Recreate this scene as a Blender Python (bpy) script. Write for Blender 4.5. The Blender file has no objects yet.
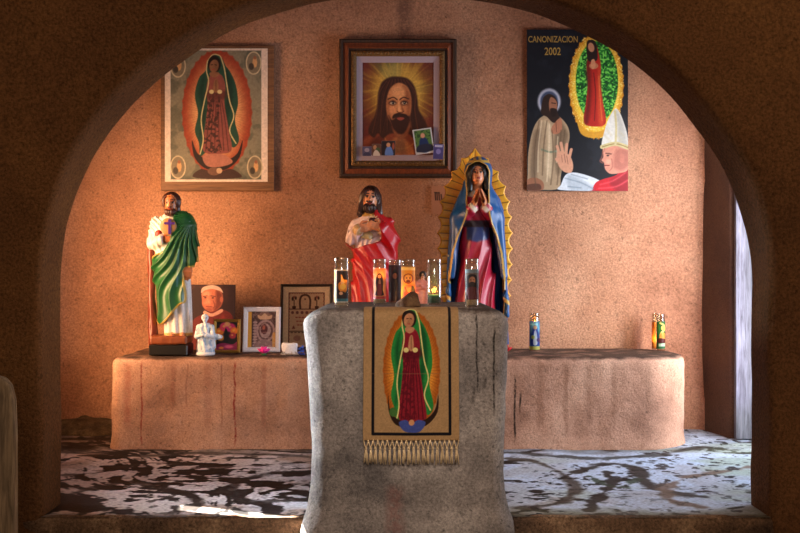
import bpy, math, random
import numpy as np
from mathutils import Vector, Matrix

random.seed(7)
np.random.seed(7)
SC = bpy.context.scene
COL = SC.collection
F = 1099.0            # focal length in pixels of the 800 px wide frame
CAMZ = 1.04

# ------------------------------------------------------------------ camera, world, lights
cam_d = bpy.data.cameras.new('camera')
cam = bpy.data.objects.new('camera', cam_d)
COL.objects.link(cam)
cam.location = (0, 0, CAMZ)
cam.rotation_euler = (math.pi / 2, 0, 0)
cam_d.sensor_width = 36.0
cam_d.lens = F * 36.0 / 800.0
cam_d.clip_end = 200
SC.camera = cam

w = bpy.data.worlds.new('world')
SC.world = w
w.use_nodes = True
w.node_tree.nodes['Background'].inputs[0].default_value = (1.0, 0.72, 0.50, 1)
w.node_tree.nodes['Background'].inputs[1].default_value = 0.46

SC.view_settings.view_transform = 'Standard'
SC.view_settings.look = 'None'
SC.view_settings.exposure = 0.0
SC.view_settings.gamma = 1.0
SC.view_settings.use_curve_mapping = False


def area_light(name, loc, target, sx, sy, power, color, spread=180):
    d = bpy.data.lights.new(name, 'AREA')
    d.shape = 'RECTANGLE'
    d.size, d.size_y = sx, sy
    d.energy = power
    d.color = color
    d.spread = math.radians(spread)
    o = bpy.data.objects.new(name, d)
    COL.objects.link(o)
    o.location = loc
    o.rotation_euler = (Vector(target) - Vector(loc)).to_track_quat('-Z', 'Y').to_euler()
    return o


# daylight assumed through the right-hand doorway, added warm and cool fills at left
area_light('doorway_daylight', (2.40, 5.85, 1.05), (0.6, 6.3, 0.55), 1.3, 1.9, 38, (0.70, 0.82, 1.0), 140)
area_light('door_edge_fill', (2.10, 6.02, 1.15), (1.45, 7.05, 0.95), 0.2, 1.8, 15, (1.0, 0.92, 0.86), 115)  # added fill beside the doorway, brightens the right part of the back wall
area_light('violet_edge_fill', (2.03, 6.45, 1.15), (1.84, 7.05, 1.15), 0.12, 1.9, 2.6, (0.70, 0.62, 1.0), 110)  # added narrow fill by the door leaf, tints the wall's right end violet
area_light('warm_left_fill', (-2.28, 6.05, 1.20), (-1.15, 7.0, 0.95), 0.9, 1.3, 37, (1.0, 0.55, 0.27), 105)  # added warm fill for an assumed glow at left, no opening behind it
area_light('cool_left_fill', (-2.28, 5.45, 0.85), (-0.39, 4.60, 0.55), 0.30, 0.9, 21, (0.80, 0.90, 1.0), 40)  # added cool fill beamed at the altar's left edge, the wall has no window
area_light('upper_fill', (0.0, 5.1, 3.05), (0.2, 7.0, 1.9), 2.2, 0.4, 5.0, (0.98, 0.80, 0.95))  # added fill below the closed ceiling, there is no opening up there
area_light('altar_front_fill', (0.15, 0.9, 2.3), (0.04, 4.5, 0.55), 1.0, 0.7, 4.6, (1.0, 0.88, 0.78), 36)  # added fill from behind the camera, beamed at the altar front
sd = bpy.data.lights.new('sun', 'SUN')
sd.energy = 200
sd.color = (1.0, 0.95, 0.85)
sd.angle = math.radians(0.5)
sun = bpy.data.objects.new('sun', sd)
COL.objects.link(sun)
SUN_DIR = Vector((0.49, -0.19, -0.525 * 0.625))
sun.rotation_euler = SUN_DIR.to_track_quat('-Z', 'Y').to_euler()
sun.location = (-6, 7, 6)


# ------------------------------------------------------------------ helpers: colour, noise, meshes
def lin(c):
    c = np.asarray(c, dtype=np.float64)
    if c.max() > 1.001:
        c = c / 255.0
    return np.where(c <= 0.04045, c / 12.92, ((c + 0.055) / 1.055) ** 2.4)


def lin4(c):
    l = lin(np.asarray(c, float) / 255.0)
    return (float(l[0]), float(l[1]), float(l[2]), 1.0)


def _hash(x, y, z, s):
    n = (x.astype(np.int64) * 374761393 + y.astype(np.int64) * 668265263 + z.astype(np.int64) * 1274126177 + s * 974711)
    n = n & 0xffffffff
    n = ((n ^ (n >> 13)) * 1274126177) & 0xffffffff
    n = n ^ (n >> 16)
    return (n & 0xffff) / 65535.0


def vnoise(x, y, z=0.0, seed=0):
    x = np.asarray(x, float); y = np.asarray(y, float)
    z = np.broadcast_to(np.asarray(z, float), x.shape)
    xi, yi, zi = np.floor(x), np.floor(y), np.floor(z)
    fx, fy, fz = x - xi, y - yi, z - zi
    fx, fy, fz = [t * t * (3 - 2 * t) for t in (fx, fy, fz)]
    r = 0
    for dx in (0, 1):
        for dy in (0, 1):
            for dz in (0, 1):
                wgt = (fx if dx else 1 - fx) * (fy if dy else 1 - fy) * (fz if dz else 1 - fz)
                r = r + wgt * _hash(xi + dx, yi + dy, zi + dz, seed)
    return r * 2 - 1


def fbm(x, y, z=0.0, oct=4, seed=0):
    r, a, f, t = 0, 1.0, 1.0, 0
    for i in range(oct):
        r = r + a * vnoise(np.asarray(x) * f, np.asarray(y) * f, np.asarray(z) * f, seed + i * 17)
        t += a
        a *= 0.5
        f *= 2.03
    return r / t


def sstep(a, b, x):
    t = np.clip((x - a) / (b - a), 0, 1)
    return t * t * (3 - 2 * t)


def mesh_obj(name, verts, faces, mat, parent=None, cols=None, smooth=True, loc=(0, 0, 0)):
    me = bpy.data.meshes.new(name)
    verts = np.asarray(verts, dtype=np.float32).reshape(-1, 3)
    me.from_pydata(verts.tolist() if len(verts) < 200 else verts.tolist(), [], faces if isinstance(faces, list) else faces.tolist())
    me.validate()
    if smooth:
        me.polygons.foreach_set('use_smooth', np.ones(len(me.polygons), dtype=bool))
    if cols is not None:
        at = me.color_attributes.new('paint', 'FLOAT_COLOR', 'POINT')
        c4 = np.ones((len(me.vertices), 4), dtype=np.float32)
        c4[:, :3] = cols
        at.data.foreach_set('color', c4.ravel())
    me.update()
    o = bpy.data.objects.new(name, me)
    COL.objects.link(o)
    if isinstance(mat, (list, tuple)):
        for m in mat:
            me.materials.append(m)
    else:
        me.materials.append(mat)
    o.location = loc
    if parent is not None:
        o.parent = parent
    return o


def tag(o, label=None, cat=None, group=None, kind=None):
    if label: o['label'] = label
    if cat: o['category'] = cat
    if group: o['group'] = group
    if kind: o['kind'] = kind
    return o


def thing(name, label, cat, loc=(0, 0, 0), rz=0.0, group=None, rx=0.0):
    o = bpy.data.objects.new(name, None)
    o.empty_display_size = 0.1
    COL.objects.link(o)
    o.location = loc
    o.rotation_euler = (rx, 0, rz)
    return tag(o, label, cat, group)


def at(px, py, D):
    return Vector(((px - 400.0) * D / F, D, CAMZ - (py - 266.5) * D / F))


class MB:
    """collects simple solids into one mesh"""
    def __init__(s):
        s.v, s.f = [], []

    def box(s, x0, x1, y0, y1, z0, z1, bev=0.0):
        n = len(s.v)
        if bev <= 0:
            s.v += [(x0, y0, z0), (x1, y0, z0), (x1, y1, z0), (x0, y1, z0), (x0, y0, z1), (x1, y0, z1), (x1, y1, z1), (x0, y1, z1)]
            s.f += [[n + i for i in q] for q in ((0, 3, 2, 1), (4, 5, 6, 7), (0, 1, 5, 4), (1, 2, 6, 5), (2, 3, 7, 6), (3, 0, 4, 7))]
            return s
        b = bev
        rings = []
        for (z, ins) in ((z0, b), (z0 + b, 0), (z1 - b, 0), (z1, b)):
            xa, xb, ya, yb = x0 + ins, x1 - ins, y0 + ins, y1 - ins
            c = b * 0.7
            rings.append([(xa + c, ya, z), (xb - c, ya, z), (xb, ya + c, z), (xb, yb - c, z), (xb - c, yb, z), (xa + c, yb, z), (xa, yb - c, z), (xa, ya + c, z)])
        for r in rings:
            s.v += r
        for k in range(3):
            for i in range(8):
                j = (i + 1) % 8
                s.f.append([n + k * 8 + i, n + k * 8 + j, n + k * 8 + 8 + j, n + k * 8 + 8 + i])
        s.f.append([n + i for i in range(7, -1, -1)])
        s.f.append([n + 24 + i for i in range(8)])
        return s

    def lathe(s, prof, seg=32, cx=0, cy=0, cz=0, close=True):
        n = len(s.v)
        for (r, z) in prof:
            for i in range(seg):
                a = 2 * math.pi * i / seg
                s.v.append((cx + r * math.cos(a), cy + r * math.sin(a), cz + z))
        for k in range(len(prof) - 1):
            for i in range(seg):
                j = (i + 1) % seg
                s.f.append([n + k * seg + i, n + k * seg + j, n + (k + 1) * seg + j, n + (k + 1) * seg + i])
        if close:
            s.f.append([n + i for i in range(seg - 1, -1, -1)])
            m = n + (len(prof) - 1) * seg
            s.f.append([m + i for i in range(seg)])
        return s

    def tube(s, pts, rad, seg=8):
        pts = [Vector(p) for p in pts]
        if not isinstance(rad, (list, tuple)):
            rad = [rad] * len(pts)
        n = len(s.v)
        for i, p in enumerate(pts):
            t = (pts[min(i + 1, len(pts) - 1)] - pts[max(i - 1, 0)]).normalized()
            u = t.orthogonal() if abs(t.z) > 0.99 else t.cross(Vector((0, 0, 1)))
            u.normalize()
            v = t.cross(u)
            for k in range(seg):
                a = 2 * math.pi * k / seg
                s.v.append(tuple(p + (u * math.cos(a) + v * math.sin(a)) * rad[i]))
        for i in range(len(pts) - 1):
            for k in range(seg):
                j = (k + 1) % seg
                s.f.append([n + i * seg + k, n + (i + 1) * seg + k, n + (i + 1) * seg + j, n + i * seg + j])
        s.f.append([n + k for k in range(seg)])
        m = n + (len(pts) - 1) * seg
        s.f.append([m + k for k in range(seg - 1, -1, -1)])
        return s

    def build(s, name, mat, parent=None, smooth=False, loc=(0, 0, 0)):
        return mesh_obj(name, s.v, s.f, mat, parent, smooth=smooth, loc=loc)


# ------------------------------------------------------------------ 2-D painter for printed / painted flat things
def catmull(pts, closed=True, n=5):
    p = np.asarray(pts, float)
    out = []
    m = len(p)
    rng = range(m) if closed else range(m - 1)
    for i in rng:
        if closed:
            p0, p1, p2, p3 = p[(i - 1) % m], p[i], p[(i + 1) % m], p[(i + 2) % m]
        else:
            p0, p1, p2, p3 = p[max(i - 1, 0)], p[i], p[i + 1], p[min(i + 2, m - 1)]
        for k in range(n):
            t = k / n
            out.append(0.5 * ((2 * p1) + (-p0 + p2) * t + (2 * p0 - 5 * p1 + 4 * p2 - p3) * t * t + (-p0 + 3 * p1 - 3 * p2 + p3) * t ** 3))
    if not closed:
        out.append(p[-1])
    return np.array(out)


def poly_sd(x, y, pts):
    """signed distance (negative inside) of points to a closed polygon"""
    p = np.asarray(pts, float)
    d2 = np.full(x.shape, 1e12)
    ins = np.zeros(x.shape, bool)
    for i in range(len(p)):
        ax, ay = p[i]
        bx, by = p[(i + 1) % len(p)]
        ex, ey = bx - ax, by - ay
        L = ex * ex + ey * ey
        if L < 1e-14:
            continue
        t = np.clip(((x - ax) * ex + (y - ay) * ey) / L, 0, 1)
        d2 = np.minimum(d2, (x - ax - t * ex) ** 2 + (y - ay - t * ey) ** 2)
        if ay != by:
            c = ((ay > y) != (by > y)) & (x < (bx - ax) * (y - ay) / (by - ay) + ax)
            ins ^= c
    d = np.sqrt(d2)
    return np.where(ins, -d, d)


def line_sd(x, y, pts):
    p = np.asarray(pts, float)
    d2 = np.full(x.shape, 1e12)
    for i in range(len(p) - 1):
        ax, ay = p[i]
        ex, ey = p[i + 1] - p[i]
        L = ex * ex + ey * ey + 1e-12
        t = np.clip(((x - ax) * ex + (y - ay) * ey) / L, 0, 1)
        d2 = np.minimum(d2, (x - ax - t * ex) ** 2 + (y - ay - t * ey) ** 2)
    return np.sqrt(d2)


class Paint:
    def __init__(s, u0, v0, u1, v1, nx, ny, base):
        s.box = (u0, v0, u1, v1)
        s.nx, s.ny = nx, ny
        s.u, s.v = np.meshgrid(np.linspace(u0, u1, nx), np.linspace(v0, v1, ny))
        s.c = np.zeros((ny, nx, 3)) + np.asarray(base, float) / 255.0
        s.px = (u1 - u0) / nx

    def mix(s, a, col):
        col = np.asarray(col, float) / 255.0
        s.c += (col - s.c) * np.clip(a, 0, 1)[..., None]

    def _win(s, pts, pad):
        p = np.asarray(pts, float)
        u0, v0, u1, v1 = s.box
        fx, fy = (s.nx - 1) / (u1 - u0), (s.ny - 1) / (v1 - v0)
        i0 = max(0, int((p[:, 0].min() - pad - u0) * fx)); i1 = min(s.nx, int((p[:, 0].max() + pad - u0) * fx) + 2)
        j0 = max(0, int((p[:, 1].min() - pad - v0) * fy)); j1 = min(s.ny, int((p[:, 1].max() + pad - v0) * fy) + 2)
        return slice(j0, max(j1, j0)), slice(i0, max(i1, i0))

    def _apply(s, W, a, col):
        col = np.asarray(col, float) / 255.0
        s.c[W] += (col - s.c[W]) * np.clip(a, 0, 1)[..., None]

    def poly(s, pts, col, soft=None, alpha=1.0, smooth=True):
        soft = soft or s.px * (1.5 if alpha == 1.0 else 8)
        p = catmull(pts) if smooth else np.asarray(pts, float)
        W = s._win(p, soft)
        if s.u[W].size == 0: return s
        d = poly_sd(s.u[W], s.v[W], p)
        s._apply(W, alpha * np.clip(0.5 - d / soft, 0, 1), col)
        return s

    def ell(s, cx, cy, rx, ry, col, soft=None, alpha=1.0, rot=0):
        soft = soft or s.px * (1.5 if alpha == 1.0 else 7)
        r = max(rx, ry) + soft
        W = s._win([(cx - r, cy - r), (cx + r, cy + r)], soft)
        if s.u[W].size == 0: return s
        x, y = s.u[W] - cx, s.v[W] - cy
        c, n = math.cos(rot), math.sin(rot)
        x, y = x * c + y * n, -x * n + y * c
        d = (np.sqrt((x / rx) ** 2 + (y / ry) ** 2) - 1) * min(rx, ry)
        s._apply(W, alpha * np.clip(0.5 - d / soft, 0, 1), col)
        return s

    def line(s, pts, wd, col, soft=None, alpha=1.0, smooth=True, closed=False):
        soft = soft or s.px * 1.3
        p = catmull(pts, closed) if smooth else np.asarray(pts, float)
        if closed: p = np.vstack([p, p[:1]])
        W = s._win(p, wd + soft)
        if s.u[W].size == 0: return s
        d = line_sd(s.u[W], s.v[W], p) - wd / 2
        s._apply(W, alpha * np.clip(0.5 - d / soft, 0, 1), col)
        return s

    def grain(s, amp, scale, seed=0):
        s.c *= 1 + amp * fbm(s.u / scale, s.v / scale, 0, 3, seed)[..., None]
        return s

    def build(s, name, width, height, mat, parent=None, loc=(0, 0, 0), warp=None):
        """a flat sheet of the given size, centred in x, bottom at z=0, facing -Y"""
        nx, ny = s.nx, s.ny
        X, Z = np.meshgrid(np.linspace(-width / 2, width / 2, nx), np.linspace(height, 0, ny))
        V = np.stack([X, np.zeros_like(X), Z], -1)
        if warp is not None:
            V = warp(V)
        i = np.arange(ny * nx).reshape(ny, nx)
        f = np.stack([i[1:, :-1], i[1:, 1:], i[:-1, 1:], i[:-1, :-1]], -1).reshape(-1, 4)
        cols = lin(np.clip(s.c, 0, 1)).reshape(-1, 3) if s.c.max() <= 1.001 else lin(np.clip(s.c, 0, 1).reshape(-1, 3))
        return mesh_obj(name, V.reshape(-1, 3), f, mat, parent, cols=cols, loc=loc)


# ------------------------------------------------------------------ signed-distance modelling
def surface_nets(f, lo, hi, h):
    lo = np.array(lo, float); hi = np.array(hi, float)
    n = np.ceil((hi - lo) / h).astype(int) + 1
    ax = [(lo[k] + h * np.arange(n[k])).astype(np.float32) for k in range(3)]
    X, Y, Z = np.meshgrid(*ax, indexing='ij')
    v = f(X, Y, Z).astype(np.float32)
    ins = v < 0
    nc = n - 1
    cnt = np.zeros(nc, np.int32)
    acc = np.zeros(tuple(nc) + (3,), np.float32)
    cor = [(0, 0, 0), (1, 0, 0), (0, 1, 0), (1, 1, 0), (0, 0, 1), (1, 0, 1), (0, 1, 1), (1, 1, 1)]
    sub = lambda a, c: a[c[0]:c[0] + nc[0], c[1]:c[1] + nc[1], c[2]:c[2] + nc[2]]
    anym = np.zeros(nc, bool); allm = np.ones(nc, bool)
    for c in cor:
        m = sub(ins, c); anym |= m; allm &= m
    mixed = anym & ~allm
    idx = np.argwhere(mixed)
    vals = np.stack([sub(v, c)[mixed] for c in cor], 1)
    pos = np.zeros((len(idx), 3), np.float32); k = np.zeros(len(idx), np.float32)
    for a in range(8):
        for b in range(a + 1, 8):
            dd = np.abs(np.array(cor[a]) - np.array(cor[b]))
            if dd.sum() != 1: continue
            va, vb = vals[:, a], vals[:, b]
            cr = (va < 0) != (vb < 0)
            t = np.where(cr, va / np.where(cr, va - vb, 1), 0)
            p = np.array(cor[a], np.float32)[None] + t[:, None] * (np.array(cor[b]) - np.array(cor[a]))[None]
            pos += np.where(cr[:, None], p, 0); k += cr
    pos /= k[:, None]
    V = lo + (idx + pos) * h
    ids = -np.ones(nc, np.int64)
    ids[mixed] = np.arange(len(idx))
    faces = []
    for axs in range(3):
        o1, o2 = [(1, 2), (2, 0), (0, 1)][axs]
        s0 = [slice(None)] * 3; s1 = [slice(None)] * 3
        s0[axs] = slice(0, -1); s1[axs] = slice(1, None)
        A, B = ins[tuple(s0)], ins[tuple(s1)]
        e = np.argwhere(A != B)
        ok = (e[:, o1] > 0) & (e[:, o2] > 0) & (e[:, o1] < nc[o1]) & (e[:, o2] < nc[o2])
        e = e[ok]
        fl = A[tuple(e.T)]
        q = []
        for (d1, d2) in ((-1, -1), (0, -1), (0, 0), (-1, 0)):
            c = e.copy(); c[:, o1] += d1; c[:, o2] += d2
            q.append(ids[tuple(c.T)])
        q = np.stack(q, 1)
        q[~fl] = q[~fl][:, ::-1]
        faces.append(q)
    Fc = np.vstack(faces)
    # one Newton step towards the surface for smoothness
    e = h * 0.5
    P = V.astype(np.float32)
    ev = lambda d: f(P[:, 0] + d[0], P[:, 1] + d[1], P[:, 2] + d[2])
    f0 = ev((0, 0, 0))
    g = np.stack([ev((e, 0, 0)) - ev((-e, 0, 0)), ev((0, e, 0)) - ev((0, -e, 0)), ev((0, 0, e)) - ev((0, 0, -e))], 1) / (2 * e)
    gl = (g ** 2).sum(1) + 1e-6
    step = -(f0 / gl)[:, None] * g
    sl = np.sqrt((step ** 2).sum(1))
    step *= np.minimum(1, h * 0.5 / (sl + 1e-9))[:, None]
    V = P + step * 0.8
    return V, Fc


def sdf_obj(name, f, lo, hi, h, mat, parent=None, col=None, loc=(0, 0, 0)):
    V, Fc = surface_nets(f, lo, hi, h)
    cols = None
    if col is not None:
        cols = lin(np.clip(col(V[:, 0], V[:, 1], V[:, 2]) / 255.0, 0, 1))
    return mesh_obj(name, V, Fc, mat, parent, cols=cols, loc=loc)


def smin(a, b, k):
    h = np.clip(0.5 + 0.5 * (b - a) / k, 0, 1)
    return b + (a - b) * h - k * h * (1 - h)


def smax(a, b, k):
    return -smin(-a, -b, k)


def cap(x, y, z, a, b, ra, rb=None):
    rb = ra if rb is None else rb
    d = [b[i] - a[i] for i in range(3)]
    L = d[0] ** 2 + d[1] ** 2 + d[2] ** 2 + 1e-12
    t = np.clip(((x - a[0]) * d[0] + (y - a[1]) * d[1] + (z - a[2]) * d[2]) / L, 0, 1)
    return np.sqrt((x - a[0] - t * d[0]) ** 2 + (y - a[1] - t * d[1]) ** 2 + (z - a[2] - t * d[2]) ** 2) - (ra + t * (rb - ra))


def ell3(x, y, z, c, r):
    px, py, pz = (x - c[0]) / r[0], (y - c[1]) / r[1], (z - c[2]) / r[2]
    k0 = np.sqrt(px * px + py * py + pz * pz)
    k1 = np.sqrt((px / r[0]) ** 2 + (py / r[1]) ** 2 + (pz / r[2]) ** 2) + 1e-6
    return k0 * (k0 - 1) / k1


def box3(x, y, z, c, hsz, r):
    qx, qy, qz = np.abs(x - c[0]) - hsz[0] + r, np.abs(y - c[1]) - hsz[1] + r, np.abs(z - c[2]) - hsz[2] + r
    return np.sqrt(np.maximum(qx, 0) ** 2 + np.maximum(qy, 0) ** 2 + np.maximum(qz, 0) ** 2) + np.minimum(np.maximum(qx, np.maximum(qy, qz)), 0) - r


def loft(x, y, z, zs, rx, ry, cx=None, cy=None, fold=None):
    zz = np.clip(z, zs[0], zs[-1])
    Rx, Ry = np.interp(zz, zs, rx), np.interp(zz, zs, ry)
    X = x - (np.interp(zz, zs, cx) if cx is not None else 0)
    Y = y - (np.interp(zz, zs, cy) if cy is not None else 0)
    q = np.sqrt((X / Rx) ** 2 + (Y / Ry) ** 2)
    d = (q - 1) * np.minimum(Rx, Ry)
    if fold is not None:
        d = d - fold(np.arctan2(Y / Ry, X / Rx), zz)
    return np.maximum(d, np.maximum(zs[0] - z, z - zs[-1]))


def mixc(c, a, col):
    return c + (np.asarray(col, float) - c) * np.clip(a, 0, 1)[:, None]


def headq(x, y, z, c, s, yaw=0.0, pitch=0.0, roll=0.0):
    X, Y, Z = x - c[0], y - c[1], z - c[2]
    if roll: X, Z = X * math.cos(roll) + Z * math.sin(roll), -X * math.sin(roll) + Z * math.cos(roll)
    if yaw: X, Y = X * math.cos(yaw) + Y * math.sin(yaw), -X * math.sin(yaw) + Y * math.cos(yaw)
    if pitch: Y, Z = Y * math.cos(pitch) + Z * math.sin(pitch), -Y * math.sin(pitch) + Z * math.cos(pitch)
    return X / s, Y / s, Z / s


def head_sdf(q, s):
    x, y, z = q
    ax = np.abs(x)
    d = ell3(x, y, z, (0, .12, .28), (.66, .80, .72))
    d = smin(d, ell3(x, y, z, (0, -.12, -.22), (.54, .62, .76)), .2)
    d = smax(d, -ell3(ax, y, z, (.25, -.84, .10), (.17, .16, .11)), .08)
    d = smin(d, ell3(ax, y, z, (.24, -.60, .08), (.13, .11, .09)), .03)
    d = smin(d, cap(x, y, z, (0, -.66, .18), (0, -.86, -.18), .06, .10), .07)
    d = smin(d, ell3(x, y, z, (0, -.70, -.44), (.18, .09, .07)), .05)
    d = smin(d, ell3(x, y, z, (0, -.56, -.80), (.20, .18, .15)), .12)
    d = smin(d, ell3(ax, y, z, (.64, .05, .02), (.07, .14, .2)), .05)
    return d * s


def head_paint(c, q, lips=(150, 60, 50), brow=(40, 20, 14), eye=(25, 15, 12)):
    x, y, z = q
    fr = (y < -.15) & (z > -1.1) & (z < 1.1) & (np.abs(x) < 1)
    ax = np.abs(x)
    e = np.sqrt(((ax - .25) / .16) ** 2 + ((z - .08) / .085) ** 2)
    c = mixc(c, fr * sstep(1.25, .9, e) * .7, (176, 136, 108))
    e2 = np.sqrt(((ax - .25) / .09) ** 2 + ((z - .07) / .09) ** 2)
    c = mixc(c, fr * sstep(1.2, .8, e2), eye)
    lid = np.sqrt(((ax - .25) / .18) ** 2 + ((z - .17) / .035) ** 2)
    c = mixc(c, fr * sstep(1.3, .8, lid), brow)
    br = np.abs(z - .33 + 1.2 * (ax - .22) ** 2)
    c = mixc(c, fr * sstep(.07, .03, br) * (ax > .07) * (ax < .45), brow)
    li = np.sqrt((x / .2) ** 2 + ((z + .44) / .08) ** 2)
    c = mixc(c, fr * sstep(1.2, .8, li), lips)
    return c


def hand_sdf(x, y, z, wrist, tip, side, up, s, curl=0.0, thumb=1):
    """palm + five fingers. wrist->tip main axis; side: across the knuckles; up: back of the hand"""
    W, T = Vector(wrist), Vector(tip)
    ax = (T - W).normalized()
    sd_ = Vector(side); sd_ = (sd_ - ax * sd_.dot(ax)).normalized()
    un = ax.cross(sd_)
    if un.dot(Vector(up)) < 0: un = -un
    L = (T - W).length
    kn = W + ax * L * .48
    d = None
    for i, (o, ln, r) in enumerate(((-.75, .86, .088), (-.25, 1.0, .095), (.25, .96, .092), (.75, .78, .08))):
        base = W + ax * L * .10 + sd_ * o * L * .16
        k = kn + sd_ * o * L * .24
        mid = k + (ax * math.cos(curl) - un * math.sin(curl)) * L * .28 * ln
        en = mid + (ax * math.cos(2 * curl) - un * math.sin(2 * curl)) * L * .25 * ln
        a = smin(cap(x, y, z, base, k, L * .12, L * .105), smin(cap(x, y, z, k, mid, L * r, L * r * .92), cap(x, y, z, mid, en, L * r * .92, L * r * .75), .002), .004)
        d = a if d is None else smin(d, a, L * .035)
    tb = W + ax * L * .16 + sd_ * thumb * L * .2
    tm = W + ax * L * .40 + sd_ * thumb * L * .42 - un * L * .10
    te = W + ax * L * .62 + sd_ * thumb * L * .40 - un * L * .16
    t = smin(cap(x, y, z, tb, tm, L * .12, L * .10), cap(x, y, z, tm, te, L * .095, L * .075), .004)
    return smin(d, t, L * .05)


# ------------------------------------------------------------------ materials
def new_mat(name):
    m = bpy.data.materials.new(name)
    m.use_nodes = True
    nt = m.node_tree
    b = nt.nodes['Principled BSDF']
    return m, nt, b


def plain(name, rgb, rough=0.5, metal=0.0, spec=0.5, bump=0.0, bscale=200.0, vary=0.12):
    m, nt, b = new_mat(name)
    N, L = nt.nodes, nt.links
    tc = N.new('ShaderNodeTexCoord')
    ns = N.new('ShaderNodeTexNoise'); ns.inputs['Scale'].default_value = bscale; ns.inputs['Detail'].default_value = 4
    L.new(tc.outputs['Object'], ns.inputs['Vector'])
    rp = N.new('ShaderNodeMapRange')
    rp.inputs['From Min'].default_value = .3; rp.inputs['From Max'].default_value = .7
    rp.inputs['To Min'].default_value = 1 - vary; rp.inputs['To Max'].default_value = 1 + vary
    L.new(ns.outputs['Fac'], rp.inputs['Value'])
    mx = N.new('ShaderNodeMix'); mx.data_type = 'RGBA'; mx.blend_type = 'MULTIPLY'; mx.inputs[0].default_value = 1
    mx.inputs[6].default_value = lin4(rgb)
    L.new(rp.outputs['Result'], mx.inputs[7])
    L.new(mx.outputs[2], b.inputs['Base Color'])
    b.inputs['Roughness'].default_value = rough
    b.inputs['Metallic'].default_value = metal
    b.inputs['Specular IOR Level'].default_value = spec
    if bump:
        bp = N.new('ShaderNodeBump'); bp.inputs['Strength'].default_value = bump; bp.inputs['Distance'].default_value = .004
        L.new(ns.outputs['Fac'], bp.inputs['Height']); L.new(bp.outputs['Normal'], b.inputs['Normal'])
    return m


def painted(name, rough=0.4, spec=0.5, bump=0.0, bscale=300.0, trans=0.0, vary=0.10, coat=0.0):
    """uses the 'paint' colour attribute, with fine procedural wear over it"""
    m, nt, b = new_mat(name)
    N, L = nt.nodes, nt.links
    at_ = N.new('ShaderNodeVertexColor'); at_.layer_name = 'paint'
    tc = N.new('ShaderNodeTexCoord')
    ns = N.new('ShaderNodeTexNoise'); ns.inputs['Scale'].default_value = bscale; ns.inputs['Detail'].default_value = 5
    L.new(tc.outputs['Object'], ns.inputs['Vector'])
    rp = N.new('ShaderNodeMapRange')
    rp.inputs['From Min'].default_value = .3; rp.inputs['From Max'].default_value = .7
    rp.inputs['To Min'].default_value = 1 - vary; rp.inputs['To Max'].default_value = 1 + vary
    L.new(ns.outputs['Fac'], rp.inputs['Value'])
    mx = N.new('ShaderNodeMix'); mx.data_type = 'RGBA'; mx.blend_type = 'MULTIPLY'; mx.inputs[0].default_value = 1
    L.new(at_.outputs['Color'], mx.inputs[6]); L.new(rp.outputs['Result'], mx.inputs[7])
    L.new(mx.outputs[2], b.inputs['Base Color'])
    b.inputs['Roughness'].default_value = rough
    b.inputs['Specular IOR Level'].default_value = spec
    b.inputs['Coat Weight'].default_value = coat
    b.inputs['Coat Roughness'].default_value = .15
    if bump:
        bp = N.new('ShaderNodeBump'); bp.inputs['Strength'].default_value = bump; bp.inputs['Distance'].default_value = .003
        L.new(ns.outputs['Fac'], bp.inputs['Height']); L.new(bp.outputs['Normal'], b.inputs['Normal'])
    if trans:
        tr = N.new('ShaderNodeBsdfTranslucent'); L.new(mx.outputs[2], tr.inputs['Color'])
        ms = N.new('ShaderNodeMixShader'); ms.inputs[0].default_value = trans
        L.new(b.outputs[0], ms.inputs[1]); L.new(tr.outputs[0], ms.inputs[2])
        L.new(ms.outputs[0], N['Material Output'].inputs['Surface'])
    return m


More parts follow.
